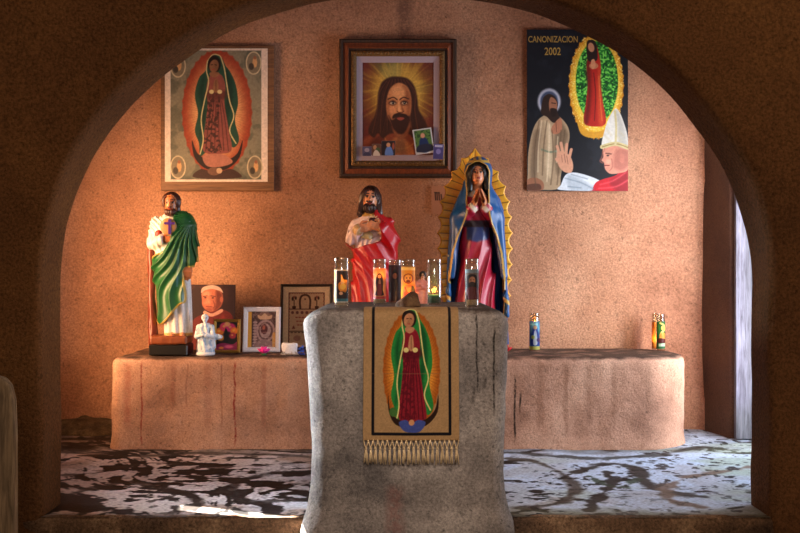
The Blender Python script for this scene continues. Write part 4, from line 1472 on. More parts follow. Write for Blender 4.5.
# ------------------------------------------------------------------ pictures
def robed(P, ox, oy, s, cloak, dress, trim, skin, hair=(30, 20, 18), cd=None, dd=None, pat=None, sx=1.0):
    """a generic veiled woman with joined hands, 100 units tall"""
    T = lambda pts: [(ox + a * s * sx, oy + b * s) for a, b in pts]
    cd = cd or tuple(c * .55 for c in cloak)
    dd = dd or tuple(c * .6 for c in dress)
    P.poly(T([(-2, 0), (4, 2), (8, 10), (13, 17), (18, 29), (20, 46), (17, 62), (21, 80), (16, 88), (10, 84), (0, 86), (-10, 92), (-16, 96), (-17, 84), (-21, 72), (-18, 56), (-21, 38), (-17, 22), (-11, 15), (-9, 5)]), cloak)
    P.poly(T([(8, 14), (14, 24), (15, 44), (11, 60), (13, 78), (6, 60), (9, 40)]), cd, alpha=.55)
    P.poly(T([(-12, 20), (-17, 36), (-14, 56), (-17, 80), (-11, 60), (-13, 40)]), cd, alpha=.55)
    P.poly(T([(-5, 18), (4, 19), (8, 30), (7, 45), (11, 70), (14, 90), (4, 94), (-8, 94), (-14, 88), (-11, 66), (-9, 46), (-10, 30)]), dress)
    for k in range(6):
        x = -9 + 3.6 * k
        P.line(T([(x * .5, 44), (x * .9, 66), (x * 1.2, 91)]), 1.0 * s, dd, alpha=.75)
    if pat is not None:
        m = P.c.copy()
        u, v = P.u, P.v
        nn = fbm((u - ox) / s / 1.8, (v - oy) / s / 2.2, 0, 2, 19)
        d = poly_sd(u, v, catmull(T([(-8, 40), (3, 40), (1, 70), (4, 92), (-12, 88), (-10, 62)])))
        P.mix((d < 0) * sstep(-.1, .2, nn) * .8, pat)
    P.poly(T([(-9, 34), (8, 34), (10, 40), (2, 43), (-11, 41)]), dd, alpha=.7)
    P.line(T([(-9, 6), (-10, 15), (-8, 26), (-12, 44), (-15, 62), (-13, 80), (-16, 94)]), 1.1 * s, trim)
    P.line(T([(4, 3), (7, 13), (9, 26), (12, 44), (16, 58), (12, 72), (18, 84)]), 1.1 * s, trim)
    P.line(T([(-9, 6), (-4, -.2), (2, .5), (4, 3)]), 1.0 * s, trim)
    P.ell(ox - 2.6 * s, oy + 9 * s, 6.2 * s, 8.2 * s, hair)
    P.ell(ox - 2.8 * s, oy + 10.6 * s, 4.3 * s, 6.2 * s, skin, rot=.2)
    P.ell(ox - 1.6 * s, oy + 12 * s, 2.6 * s, 4.4 * s, tuple(c * .8 for c in skin), alpha=.6, rot=.2)
    P.line(T([(-5.6, 9.5), (-4.0, 9.3)]), .7 * s, (50, 26, 20), smooth=False)
    P.line(T([(-2.0, 9.3), (-.4, 9.7)]), .7 * s, (50, 26, 20), smooth=False)
    P.line(T([(-4.4, 13.7), (-2.2, 13.7)]), .7 * s, (150, 60, 50), smooth=False)
    P.poly(T([(-6, 16.5), (1, 16.5), (2, 19), (-2.5, 21.5), (-7, 19)]), skin)
    P.poly(T([(-1.5, 23), (.6, 24), (1.6, 33), (-1, 36), (-4, 33), (-3, 26)]), skin)
    P.line(T([(-1, 24), (-1, 34)]), .6 * s, tuple(c * .6 for c in skin), smooth=False)
    P.ell(ox - 5.2 * s, oy + 35 * s, 2.3 * s, 2.0 * s, trim)
    P.ell(ox + 2.6 * s, oy + 35 * s, 2.3 * s, 2.0 * s, trim)


def mandorla(P, cx, cy, rx, ry, outer, inner, ray, n=80, scal=0.02, fr=.55):
    x, y = (P.u - cx) / rx, (P.v - cy) / ry
    a = np.arctan2(y, x)
    r = np.sqrt(x * x + y * y) * (1 + scal * np.abs(np.sin(a * 17)))
    m = sstep(1.02, .98, r)
    col = np.array(inner, float) + (np.array(outer, float) - np.array(inner, float)) * sstep(fr, 1.0, r)[..., None]
    P.c += (col / 255 - P.c) * m[..., None]
    rays = sstep(.35, .0, np.abs(np.sin(a * n / 2))) * (r > .35) * (r < .97)
    P.mix(rays * m * .55, ray)


MPP = 7.02 / F      # metres per photo pixel at the back wall


def picture_thing(name, label, cat, px0, py0, px1, py1, D, group=None, rx=0.0):
    a = at((px0 + px1) / 2, py1, D)
    b = at(px1, py0, D)
    return thing(name, label, cat, (a.x, D, a.z), 0, group, rx), (px1 - px0) * D / F, (py1 - py0) * D / F


def moulding(name, wd, ht, prof, mat, parent, hole=True):
    """mitred frame: prof = [(inset, y)] swept round the rectangle (bottom at z=0, centred in x)"""
    vv, ff = [], []
    for (ins, y) in prof:
        vv += [(-wd / 2 + ins, y, ins), (wd / 2 - ins, y, ins), (wd / 2 - ins, y, ht - ins), (-wd / 2 + ins, y, ht - ins)]
    m = len(prof)
    for k in range(m):
        k2 = (k + 1) % m
        for i in range(4):
            j = (i + 1) % 4
            ff.append([k * 4 + i, k2 * 4 + i, k2 * 4 + j, k * 4 + j])
    return mesh_obj(name, vv, [f[::-1] for f in ff], mat, parent, smooth=False)


# left: print of a veiled woman on a wooden backboard
def left_picture():
    T, wd, ht = picture_thing('mounted_print', 'print of a veiled woman in green cloak on wooden backboard, upper left wall', 'picture', 161, 45.5, 274.5, 191, 7.02)
    MB().box(-wd / 2, wd / 2, -.006, .018, 0, ht, .004).build('backboard', M_BACKBOARD, T)
    s = 1 / 3.44 * MPP
    P = Paint(35, 30, 388, 488, 230, 300, (226, 208, 194))
    P.poly([(55, 37), (366, 37), (366, 480), (55, 480)], (92, 96, 84), smooth=False)
    d = np.sqrt(((P.u - 210) / 175) ** 2 + ((P.v - 250) / 240) ** 2)
    inside = (P.u > 55) & (P.u < 366) & (P.v > 37) & (P.v < 480)
    P.mix(inside * sstep(1.35, .8, d) * .7, (150, 140, 118))
    P.mix(inside * sstep(0, .4, fbm(P.u / 30, P.v / 30, 0, 3, 4)) * .35, (50, 56, 50))
    keep = P.c.copy()
    mandorla(P, 214, 250, 122, 218, (150, 62, 42), (214, 160, 110), (140, 76, 50), 110, .03)
    P.c = np.where(inside[..., None], P.c, keep)
    robed(P, 214, 52, 3.62, (36, 74, 60), (136, 76, 70), (206, 190, 140), (138, 96, 70), pat=(52, 34, 32), cd=(16, 38, 34), dd=(76, 42, 40))
    P.poly([(128, 345), (146, 388), (178, 412), (214, 420), (252, 412), (284, 390), (302, 345), (292, 402), (256, 440), (214, 450), (170, 440), (136, 402)], (40, 30, 30))
    P.poly([(165, 400), (200, 392), (240, 396), (268, 420), (230, 436), (180, 434)], (170, 112, 96))
    P.poly([(130, 470), (160, 444), (210, 456), (262, 444), (300, 470), (250, 478), (180, 478)], (64, 44, 40))
    P.ell(204, 452, 22, 14, (112, 80, 66)); P.ell(222, 450, 10, 10, (190, 160, 130))
    for (cx, cy) in ((340, 80), (80, 90), (80, 438), (344, 438)):
        P.ell(cx, cy, 27, 40, (206, 190, 158)); P.ell(cx, cy, 23, 36, (126, 116, 96))
        P.ell(cx + 4, cy - 2, 8, 18, (206, 160, 110)); P.ell(cx - 8, cy + 12, 9, 12, (70, 62, 54)); P.ell(cx + 4, cy - 18, 5, 6, (150, 96, 70))
    P.grain(.10, 6, 3)
    P.build('print', 353 * s, 458 * s, M_PRINT, T, loc=((211.5 / 3.44 + 155 - 217.75) * MPP, -.0085, (191 - (40 + 488 / 3.44)) * MPP))
    return T


left_picture()


def centre_picture():
    T, wd, ht = picture_thing('framed_portrait', 'framed painted portrait of a long-haired bearded man with golden glow, centre wall', 'picture', 339.5, 39.5, 456.5, 178, 7.02)
    c = MPP / 3.554
    moulding('outer_moulding', wd, ht, [(0, .02), (0, -.022), (5 * c, -.032), (13 * c, -.030), (15 * c, .02)], M_DKWOOD, T)
    moulding('frame', wd, ht, [(14 * c, .02), (14 * c, -.018), (18 * c, -.020), (31 * c, -.030), (33 * c, -.020), (34 * c, .02)], M_REDWOOD, T)
    moulding('inner_band', wd, ht, [(33 * c, .02), (33 * c, -.014), (42 * c, -.010), (44 * c, .02)], M_DKWOOD, T)
    moulding('ornate_moulding', wd, ht, [(42 * c, .02), (42 * c, -.020), (47 * c, -.027), (55 * c, -.024), (61 * c, -.012), (61 * c, .02)], M_GILT, T)
    # carved beads on the inner moulding
    mb = MB()
    ins = 51 * c
    for (x0, z0, x1, z1, n) in ((-wd / 2 + ins, ins, -wd / 2 + ins, ht - ins, 30), (wd / 2 - ins, ins, wd / 2 - ins, ht - ins, 30), (-wd / 2 + ins, ins, wd / 2 - ins, ins, 24), (-wd / 2 + ins, ht - ins, wd / 2 - ins, ht - ins, 24)):
        for k in range(n):
            t = (k + .5) / n
            x, z = x0 + (x1 - x0) * t, z0 + (z1 - z0) * t
            r = .0075
            mb.lathe([(.001, -r), (r * .8, -r * .6), (r, 0), (r * .8, r * .6), (.001, r)], 8, x, -.024, z)
    mb.build('beading', M_GILT, T, smooth=True)
    moulding('liner', wd, ht, [(60 * c, .02), (60 * c, -.010), (80 * c, -.004), (82 * c, -.002), (82 * c, .02)], M_LINER, T)
    P = Paint(95, 94, 358, 428, 200, 250, (86, 34, 26))
    a = np.arctan2(P.v - 200, P.u - 228); r = np.hypot(P.u - 228, (P.v - 200) * .9)
    P.mix(sstep(185, 40, r) * .9, (176, 134, 44))
    P.mix(sstep(175, 60, r) * sstep(-.2, .7, -np.sin(a)) * sstep(-.3, .8, np.sin(a * 3 + 1)) * .8, (90, 106, 64))
    P.mix(sstep(.2, 1, np.sin(a * 26 + 3 * vnoise(a * 6, r / 60))) * sstep(190, 90, r) * .35, (220, 180, 70))
    P.mix(sstep(.3, 1, np.sin(a * 17 + 1 + 2 * vnoise(a * 5, r / 50, 3))) * sstep(80, 150, r) * .55, (104, 34, 26))
    P.mix(sstep(110, 70, r) * .5, (226, 184, 84))
    P.poly([(96, 428), (96, 376), (132, 352), (180, 336), (240, 322), (300, 336), (357, 352), (357, 428)], (128, 60, 34), soft=12)
    P.poly([(108, 428), (126, 380), (160, 356), (176, 384), (160, 428)], (84, 36, 24), soft=14, alpha=.8)
    P.poly([(290, 428), (300, 370), (340, 360), (357, 380), (357, 428)], (86, 36, 22), soft=14, alpha=.8)
    P.poly([(186, 428), (206, 372), (236, 362), (264, 380), (284, 428)], (176, 106, 60), soft=10)
    P.line([(170, 352), (196, 388), (240, 404), (284, 384), (300, 348)], 5, (190, 130, 70), soft=5, alpha=.6)
    P.poly([(226, 146), (196, 148), (168, 166), (154, 204), (150, 250), (140, 290), (124, 316), (118, 344), (138, 364), (154, 350), (172, 368), (198, 350), (262, 350), (282, 364), (300, 344), (322, 350), (332, 322), (320, 294), (302, 262), (296, 214), (284, 176), (260, 152)], (58, 30, 20), soft=7)
    for k in range(22):
        x = 152 + k * 6.8
        e = (x - 230)
        P.line([(226 + e * .5, 154 + abs(e) * .08), (230 + e * .92, 205), (228 + e * 1.0 + 5 * math.sin(k * 1.7), 270), (228 + e * 1.22 + 6 * math.sin(k * 2.3), 348)], 2.6, ((116, 66, 36), (34, 17, 12), (84, 44, 26))[k % 3], soft=3, alpha=.55)
    P.poly([(208, 310), (212, 350), (238, 372), (264, 350), (268, 306)], (140, 80, 48), soft=8)
    P.poly([(228, 168), (200, 186), (186, 222), (184, 262), (194, 298), (212, 326), (234, 338), (254, 326), (268, 294), (275, 254), (273, 212), (258, 180)], (196, 126, 78), soft=5)
    P.poly([(244, 180), (262, 194), (273, 222), (274, 258), (266, 296), (250, 322), (246, 296), (256, 262), (252, 220)], (136, 74, 42), soft=12, alpha=.75)
    P.poly([(186, 224), (184, 262), (194, 298), (206, 304), (198, 268), (196, 230)], (150, 86, 50), soft=10, alpha=.6)
    P.poly([(206, 190), (232, 178), (252, 194), (246, 222), (210, 222)], (226, 160, 104), soft=12, alpha=.75)
    P.ell(206, 264, 12, 16, (222, 146, 96), soft=10, alpha=.7); P.ell(252, 264, 9, 15, (190, 116, 70), soft=10, alpha=.6)
    P.poly([(192, 284), (204, 300), (220, 290), (238, 280), (256, 290), (268, 286), (270, 300), (262, 326), (250, 346), (236, 352), (222, 346), (206, 326)], (56, 28, 18), soft=7)
    P.poly([(210, 282), (232, 274), (236, 276), (258, 282), (266, 296), (250, 290), (236, 286), (220, 292), (206, 296)], (48, 24, 15), soft=4)
    P.poly([(222, 295), (236, 291), (250, 295), (236, 303)], (156, 72, 56), soft=3)
    for ex, sgn in ((207, -1), (249, 1)):
        P.poly([(ex - 16, 242), (ex, 229), (ex + 15, 240), (ex, 250)], (70, 36, 22), soft=6, alpha=.75)
        P.ell(ex, 241, 10, 4.5, (196, 166, 136), soft=2); P.ell(ex + 1.5, 240, 4.8, 4.8, (24, 14, 10), soft=2); P.ell(ex + .5, 238.6, 1.2, 1.2, (220, 210, 200))
        P.line([(ex - 11, 238), (ex, 234.5), (ex + 11, 238)], 2.2, (40, 20, 14), soft=2)
        P.line([(ex - 17, 227 + 2 * (sgn > 0)), (ex - 2 * sgn, 220), (ex + 16, 226 + 2 * (sgn < 0))], 4, (52, 27, 17), soft=3)
    P.poly([(230, 224), (235, 260), (240, 268), (228, 272), (226, 258)], (230, 164, 108), soft=4, alpha=.85)
    P.poly([(238, 226), (244, 256), (248, 268), (242, 272), (238, 250)], (126, 68, 40), soft=5, alpha=.7)
    P.line([(223, 269), (228, 273), (236, 274), (244, 273), (248, 269)], 2.6, (92, 44, 28), soft=2)
    P.grain(.12, 5, 8)
    P.build('canvas', wd - 2 * 80 * c, ht - 2 * 80 * c, M_PRINT, T, loc=(0, .002, 80 * c))
    return T


centre_picture()


def poster():
    T, wd, ht = picture_thing('poster', 'black poster with gold lettering, kneeling man and old man in white mitre', 'poster', 527, 29.5, 628, 191, 7.03)
    MB().box(-wd / 2, wd / 2, 0, .012, 0, ht, .002).build('panel', M_BLACK, T)
    P = Paint(22, 14, 337, 520, 250, 400, (15, 18, 26))
    P.mix(sstep(.1, .4, fbm(P.u / 40, P.v / 40, 0, 4, 6)) * .4, (34, 40, 50))
    # aureole with green glitter and the lady in red
    mandorla(P, 238, 190, 88, 170, (206, 132, 22), (236, 196, 60), (250, 220, 110), 90, .05, .8)
    d = np.sqrt(((P.u - 240) / 66) ** 2 + ((P.v - 178) / 128) ** 2)
    g = vnoise(P.u / 4, P.v / 4, 0, 15)
    P.mix(sstep(1.03, .96, d), (40, 130, 44))
    P.mix((d < 1) * sstep(.1, .5, g), (120, 214, 84)); P.mix((d < 1) * sstep(-.1, -.5, g), (14, 70, 26))
    g2 = vnoise(P.u / 3, P.v / 3, 0, 16)
    dd = np.sqrt(((P.u - 238) / 88) ** 2 + ((P.v - 190) / 170) ** 2)
    P.mix((dd < .98) * (d > 1.02) * sstep(.35, .6, g2) * .8, (255, 240, 150))
    P.poly([(176, 284), (196, 322), (232, 336), (270, 322), (290, 290), (278, 340), (232, 354), (190, 340)], (206, 150, 40))
    P.poly([(226, 52), (238, 62), (246, 90), (252, 130), (250, 180), (258, 240), (268, 306), (236, 318), (200, 306), (206, 240), (212, 180), (208, 130), (214, 90)], (176, 36, 26))
    P.poly([(212, 100), (206, 150), (212, 220), (200, 300), (214, 304), (222, 220), (220, 130)], (96, 22, 18), alpha=.8)
    P.poly([(248, 110), (252, 180), (262, 300), (246, 310), (240, 200)], (214, 80, 40), alpha=.7)
    P.line([(230, 150), (236, 220), (232, 300)], 3, (110, 24, 20)); P.line([(246, 160), (250, 230), (256, 300)], 2.5, (226, 110, 60))
    P.poly([(208, 56), (222, 46), (236, 54), (242, 90), (238, 112), (212, 110)], (40, 26, 22))
    P.ell(222, 70, 9.5, 15, (196, 134, 100), rot=-.25)
    P.ell(230, 128, 14, 10, (190, 120, 84)); P.poly([(222, 112), (232, 108), (236, 130), (224, 138)], (206, 140, 100))
    # kneeling man with a pale cloak and halo
    P.ell(91, 240, 35, 40, (222, 222, 236), soft=9); P.ell(91, 240, 29, 34, (60, 70, 96), soft=8)
    P.poly([(62, 292), (40, 330), (26, 400), (24, 470), (22, 517), (66, 517), (120, 512), (128, 470), (140, 400), (154, 360), (150, 320), (124, 288), (96, 278)], (166, 142, 112))
    P.poly([(120, 300), (140, 320), (150, 350), (136, 396), (122, 470), (110, 440), (108, 360)], (112, 92, 70), alpha=.9)
    P.poly([(44, 340), (34, 420), (34, 480), (50, 480), (58, 400), (64, 330)], (112, 92, 72), alpha=.8)
    P.poly([(76, 300), (86, 360), (80, 440), (96, 480), (100, 400), (98, 320)], (206, 184, 150), alpha=.8)
    P.line([(68, 390), (96, 398), (128, 390)], 6, (120, 128, 104))
    P.poly([(22, 486), (48, 478), (72, 492), (70, 517), (22, 517)], (150, 100, 74)); P.poly([(24, 500), (60, 498), (64, 516), (24, 517)], (96, 62, 48))
    P.poly([(70, 236), (78, 222), (92, 216), (108, 224), (118, 246), (116, 270), (126, 300), (104, 306), (84, 288), (66, 276)], (44, 28, 22))
    P.poly([(96, 226), (112, 236), (116, 256), (110, 276), (96, 276), (90, 250)], (150, 98, 72))
    P.poly([(94, 262), (114, 264), (112, 284), (100, 288)], (34, 20, 16)); P.line([(99, 244), (111, 246)], 3, (40, 24, 20), smooth=False)
    P.poly([(100, 318), (120, 294), (130, 296), (130, 330), (112, 342), (98, 336)], (170, 112, 84)); P.line([(112, 302), (114, 334)], 2, (100, 60, 44), smooth=False)
    for q in ([(60, 300), (48, 370), (44, 450), (50, 506)], [(84, 300), (74, 380), (70, 470)], [(100, 330), (104, 420), (96, 500)], [(128, 330), (124, 400), (116, 500)], [(140, 330), (132, 400)]):
        P.line(q, 3, (96, 76, 56), soft=4, alpha=.8)
    for q in ([(68, 300), (58, 380), (56, 460)], [(92, 310), (90, 400), (84, 490)], [(118, 350), (114, 430)]):
        P.line(q, 3, (226, 206, 172), soft=4, alpha=.8)
    # old man in white mitre and red cope, hand raised
    P.poly([(128, 500), (142, 470), (166, 462), (206, 470), (252, 490), (262, 517), (126, 517)], (206, 214, 222))
    P.poly([(150, 470), (200, 490), (240, 517), (160, 517)], (150, 164, 176), alpha=.6)
    P.poly([(226, 517), (236, 494), (262, 482), (300, 470), (337, 440), (337, 519), (228, 519)], (186, 22, 36))
    P.poly([(280, 490), (310, 470), (337, 452), (337, 519), (300, 519)], (132, 12, 26), alpha=.8)
    P.poly([(258, 392), (266, 380), (330, 380), (337, 400), (337, 452), (310, 464), (282, 466), (266, 452), (262, 432), (254, 424), (260, 412)], (206, 140, 116))
    P.poly([(300, 392), (334, 392), (337, 440), (312, 456), (292, 440)], (160, 92, 78), alpha=.7)
    P.line([(268, 402), (284, 404)], 4, (110, 66, 56), smooth=False); P.line([(264, 440), (278, 440)], 3.5, (120, 50, 46), smooth=False); P.ell(318, 418, 8, 15, (186, 116, 96))
    P.poly([(256, 384), (264, 330), (280, 286), (298, 262), (312, 276), (326, 312), (336, 350), (337, 388), (300, 376)], (214, 214, 206))
    P.poly([(300, 268), (318, 300), (332, 352), (336, 384), (308, 376), (304, 320)], (164, 164, 156), alpha=.7)
    P.line([(256, 382), (298, 372), (337, 384)], 13, (196, 184, 132)); P.line([(257, 382), (298, 372), (337, 384)], 3, (140, 120, 70)); P.line([(296, 270), (300, 320), (298, 372)], 7, (196, 186, 140))
    P.line([(258, 396), (256, 412), (250, 426), (258, 432)], 3, (150, 84, 70), soft=4); P.ell(274, 409, 4, 2.4, (60, 40, 40)); P.ell(276, 428, 9, 8, (230, 160, 134), soft=7)
    P.line([(286, 420), (288, 444), (280, 456)], 2.5, (160, 96, 82), soft=4); P.line([(264, 386), (262, 396)], 2, (170, 110, 94), soft=3)
    for q in ([(250, 500), (290, 488), (330, 462)], [(246, 512), (300, 506), (336, 486)]):
        P.line(q, 4, (226, 90, 96), soft=5, alpha=.7)
    for q in ([(140, 480), (190, 494), (230, 514)], [(150, 506), (190, 510)], [(160, 468), (210, 482)]):
        P.line(q, 3, (120, 136, 150), soft=4, alpha=.8)
    for k in range(26):
        P.ell(262 + (k * 37) % 72, 300 + (k * 23) % 66, 2.2, 2.2, (190, 180, 140), alpha=.6 if (k * 23) % 66 > 30 else 0)
    P.poly([(120, 440), (114, 412), (120, 396), (140, 398), (158, 414), (166, 440), (160, 462), (138, 460)], (206, 150, 120))
    for (x0, y0, x1, y1) in ((124, 408, 116, 380), (134, 402, 128, 370), (144, 404, 146, 374), (154, 414, 160, 390), (124, 432, 114, 420)):
        P.line([(x0, y0), (x1, y1)], 9, (206, 150, 120), smooth=False)
    P.line([(138, 404), (142, 430)], 2, (140, 90, 70)); P.line([(146, 410), (150, 436)], 2, (140, 90, 70)); P.line([(130, 408), (132, 430)], 2, (150, 96, 76))
    P.grain(.06, 6, 2)
    P.build('print', wd, ht, M_PRINT, T, loc=(0, -.0012, 0))
    # gold lettering printed across the top
    k = MPP / 3.133

    def text(body, u0, u1, v0, v1):
        cu = bpy.data.curves.new('lettering', 'FONT')
        cu.body = body
        cu.extrude = .0005
        cu.offset = .012
        tmp = bpy.data.objects.new('tmp', cu)
        COL.objects.link(tmp)
        dg = bpy.context.evaluated_depsgraph_get()
        me = bpy.data.meshes.new_from_object(tmp.evaluated_get(dg))
        bpy.data.objects.remove(tmp)
        co = np.zeros(len(me.vertices) * 3, np.float32); me.vertices.foreach_get('co', co); co = co.reshape(-1, 3)
        lo, hi = co.min(0), co.max(0)
        W, H = (u1 - u0) * k, (v1 - v0) * k
        new = np.zeros_like(co)
        new[:, 0] = (co[:, 0] - lo[0]) / (hi[0] - lo[0]) * W
        new[:, 2] = (co[:, 1] - lo[1]) / (hi[1] - lo[1]) * H
        new[:, 1] = -(co[:, 2] - lo[2]) * 1.0
        me.vertices.foreach_set('co', new.ravel())
        me.materials.clear(); me.materials.append(M_GOLDTXT)
        me.update()
        o = bpy.data.objects.new('lettering', me); COL.objects.link(o); o.parent = T
        o.location = ((u0 - 179.5) * k, -.0016, (520 - v1) * k)
    text('CANONIZACION', 25, 180, 34, 54)
    text('2002', 76, 127, 70, 94)
    return T


poster()


# snapshots tucked along the lower edge of the centre frame
def tucked(name, label, u0, v0, u1, v1, draw, tilt=0.0, dy=-.034):
    px0, px1 = 335 + u0 / 3.554, 335 + u1 / 3.554
    py0, py1 = 35 + v0 / 3.554, 35 + v1 / 3.554
    D = 7.02
    a = at((px0 + px1) / 2, py1, D)
    wd, ht = (px1 - px0) * MPP, (py1 - py0) * MPP
    P = Paint(0, 0, 30, 30 * ht / wd, 34, int(34 * ht / wd) + 2, (200, 200, 205))
    draw(P, 30, 30 * ht / wd)
    T = thing(name, label, 'photo', (a.x, D + dy, a.z), 0, 'snapshots tucked into the centre frame')
    T.rotation_euler = (-.06, tilt, 0)
    P.build('print', wd, ht, M_PRINT, T, loc=(0, -.0012, 0))
    MB().box(-wd / 2, wd / 2, -.001, .0008, 0, ht).build('backing', M_PAPER, T)


def d1(P, w_, h_):
    P.poly([(0, 0), (w_, 0), (w_, h_), (0, h_)], (84, 80, 110), smooth=False); P.ell(15, 12, 8, 7, (150, 140, 160)); P.poly([(4, h_), (8, 20), (22, 20), (26, h_)], (60, 60, 90))


def d2(P, w_, h_):
    P.poly([(0, 0), (w_, 0), (w_, h_), (0, h_)], (96, 66, 54), smooth=False); P.ell(10, 12, 6, 8, (176, 130, 96)); P.ell(20, 20, 8, 8, (70, 90, 60)); P.poly([(4, h_), (10, 22), (20, 24), (28, h_)], (200, 190, 180))


def d3(P, w_, h_):
    P.poly([(0, 0), (w_, 0), (w_, h_), (0, h_)], (40, 30, 34), smooth=False); P.poly([(8, h_), (10, 16), (18, 12), (24, 20), (25, h_)], (96, 130, 200)); P.ell(15, 9, 4.5, 5, (200, 150, 116)); P.ell(26, 12, 3, 8, (150, 80, 60))


def d4(P, w_, h_):
    P.poly([(2, 2), (w_ - 2, 2), (w_ - 2, h_ - 4), (2, h_ - 4)], (84, 120, 60), smooth=False); P.mix((P.u > 2) * (P.u < w_ - 2) * (P.v > 2) * (P.v < h_ - 4) * sstep(0, .3, vnoise(P.u / 2.5, P.v / 2.5, 0, 3)), (44, 74, 36))
    P.poly([(8, h_ - 4), (9, 18), (15, 14), (21, 18), (23, h_ - 4)], (30, 50, 96)); P.ell(15, 11, 3.5, 4, (206, 150, 120)); P.poly([(3, h_ - 4), (6, 26), (26, 26), (28, h_ - 4)], (40, 44, 66))


def d5(P, w_, h_):
    P.poly([(0, 0), (w_, 0), (w_, h_), (0, h_)], (74, 70, 130), smooth=False); P.poly([(4, 3), (26, 3), (26, 9), (4, 9)], (176, 176, 206), smooth=False); P.ell(15, 22, 7, 8, (130, 126, 190))


tucked('snapshot', 'small bluish snapshot tucked in the lower left corner of the portrait frame', 98, 398, 130, 432, d1)
tucked('snapshot', 'tiny brownish snapshot between the bluish and the dark one on the portrait frame', 132, 389, 163, 431, d2)
tucked('snapshot', 'dark snapshot of a figure in light blue on the portrait frame', 166, 378, 214, 430, d3, .0)
tucked('snapshot', 'largest snapshot, white-bordered with greenery, tilted at right of the portrait frame', 287, 334, 354, 424, d4, -.14)
tucked('snapshot', 'small violet card tucked in the lower right corner of the portrait frame', 347, 390, 383, 444, d5, .06, -.044)


# note on the wall beside the aureole
def wall_note():
    T, wd, ht = picture_thing('wall_note', 'pale paper note with dark strokes on the wall, half behind the golden aureole', 'note', 431.5, 186, 452, 214, 7.034)
    P = Paint(0, 0, 20.5, 28, 40, 56, (172, 118, 88))
    for k, x in enumerate((3.6, 5.4, 7.4, 9.6)):
        P.line([(x, 6.5 + (k == 3) * 2), (x + .5, 14)], 1.1, (36, 20, 18), smooth=False)
    P.line([(3.0, 6.5), (8.0, 7.0)], .8, (36, 20, 18), smooth=False)
    P.build('sheet', wd, ht, M_PRINT, T, loc=(0, -.001, 0))
    MB().box(-wd / 2, wd / 2, -.0008, .0006, 0, ht).build('backing', M_PAPER, T)


wall_note()


# pictures standing on the ledge
def leaning(name, label, px0, py0, px1, py1, D, lean, group=None):
    T, wd, ht = picture_thing(name, label, 'picture', px0, py0, px1, py1, D, group)
    T.location.z = LZ + .002
    ht = (at(0, py0, D + .5 * lean * .3).z - LZ)
    T.rotation_euler = (-lean, 0, 0)
    return T, wd, ht / math.cos(lean)


def old_man_print():
    T, wd, ht = leaning('portrait_print', 'large unframed portrait print of an old man in red, leaning behind the porcelain figurine', 187, 285, 234.5, 355, 6.84, .12)
    P = Paint(10, 55, 265, 430, 120, 170, (48, 26, 28))
    P.mix(sstep(.0, .4, fbm(P.u / 60, P.v / 60, 0, 3, 4)) * .4, (84, 44, 40))
    P.poly([(10, 430), (14, 330), (40, 260), (90, 226), (150, 206), (200, 200), (246, 230), (262, 300), (262, 430)], (104, 30, 28))
    P.poly([(100, 206), (140, 222), (190, 196), (196, 214), (140, 240), (96, 224)], (206, 150, 130))
    P.poly([(60, 430), (70, 300), (96, 250), (110, 300), (100, 430)], (70, 18, 20), soft=10)
    P.poly([(150, 430), (170, 300), (200, 230), (226, 300), (230, 430)], (136, 46, 40), soft=14, alpha=.8)
    P.poly([(82, 110), (92, 84), (130, 74), (170, 82), (192, 104), (198, 140), (190, 176), (168, 200), (134, 212), (106, 200), (88, 176), (84, 140)], (192, 108, 80), soft=4)
    P.poly([(160, 90), (190, 106), (196, 150), (180, 190), (150, 206), (160, 160)], (104, 46, 38), soft=16, alpha=.85)
    P.ell(108, 108, 22, 14, (224, 150, 116), soft=14, alpha=.8); P.ell(104, 160, 13, 12, (220, 130, 100), soft=12, alpha=.7); P.line([(146, 150), (154, 176), (146, 192)], 4, (120, 56, 46), soft=6); P.ell(122, 200, 22, 8, (140, 66, 54), soft=8, alpha=.7)
    P.poly([(80, 104), (84, 76), (110, 62), (146, 58), (182, 74), (198, 104), (180, 92), (140, 80), (100, 88)], (206, 170, 150))
    P.ell(190, 142, 9, 17, (176, 96, 74))
    P.line([(92, 124), (112, 120)], 5, (90, 44, 36), smooth=False); P.line([(132, 120), (156, 124)], 5, (90, 44, 36), smooth=False)
    P.ell(103, 131, 6, 4, (50, 26, 24)); P.ell(143, 132, 6, 4, (50, 26, 24))
    P.poly([(114, 126), (110, 158), (120, 166), (130, 158)], (226, 146, 110), alpha=.8); P.line([(108, 182), (140, 184)], 5, (130, 50, 44), smooth=False)
    P.grain(.1, 6, 2)
    P.build('print', wd, ht, M_PRINT, T, loc=(0, -.0012, 0))
    MB().box(-wd / 2, wd / 2, -.0008, .004, 0, ht).build('backing', M_BLACK, T)


old_man_print()


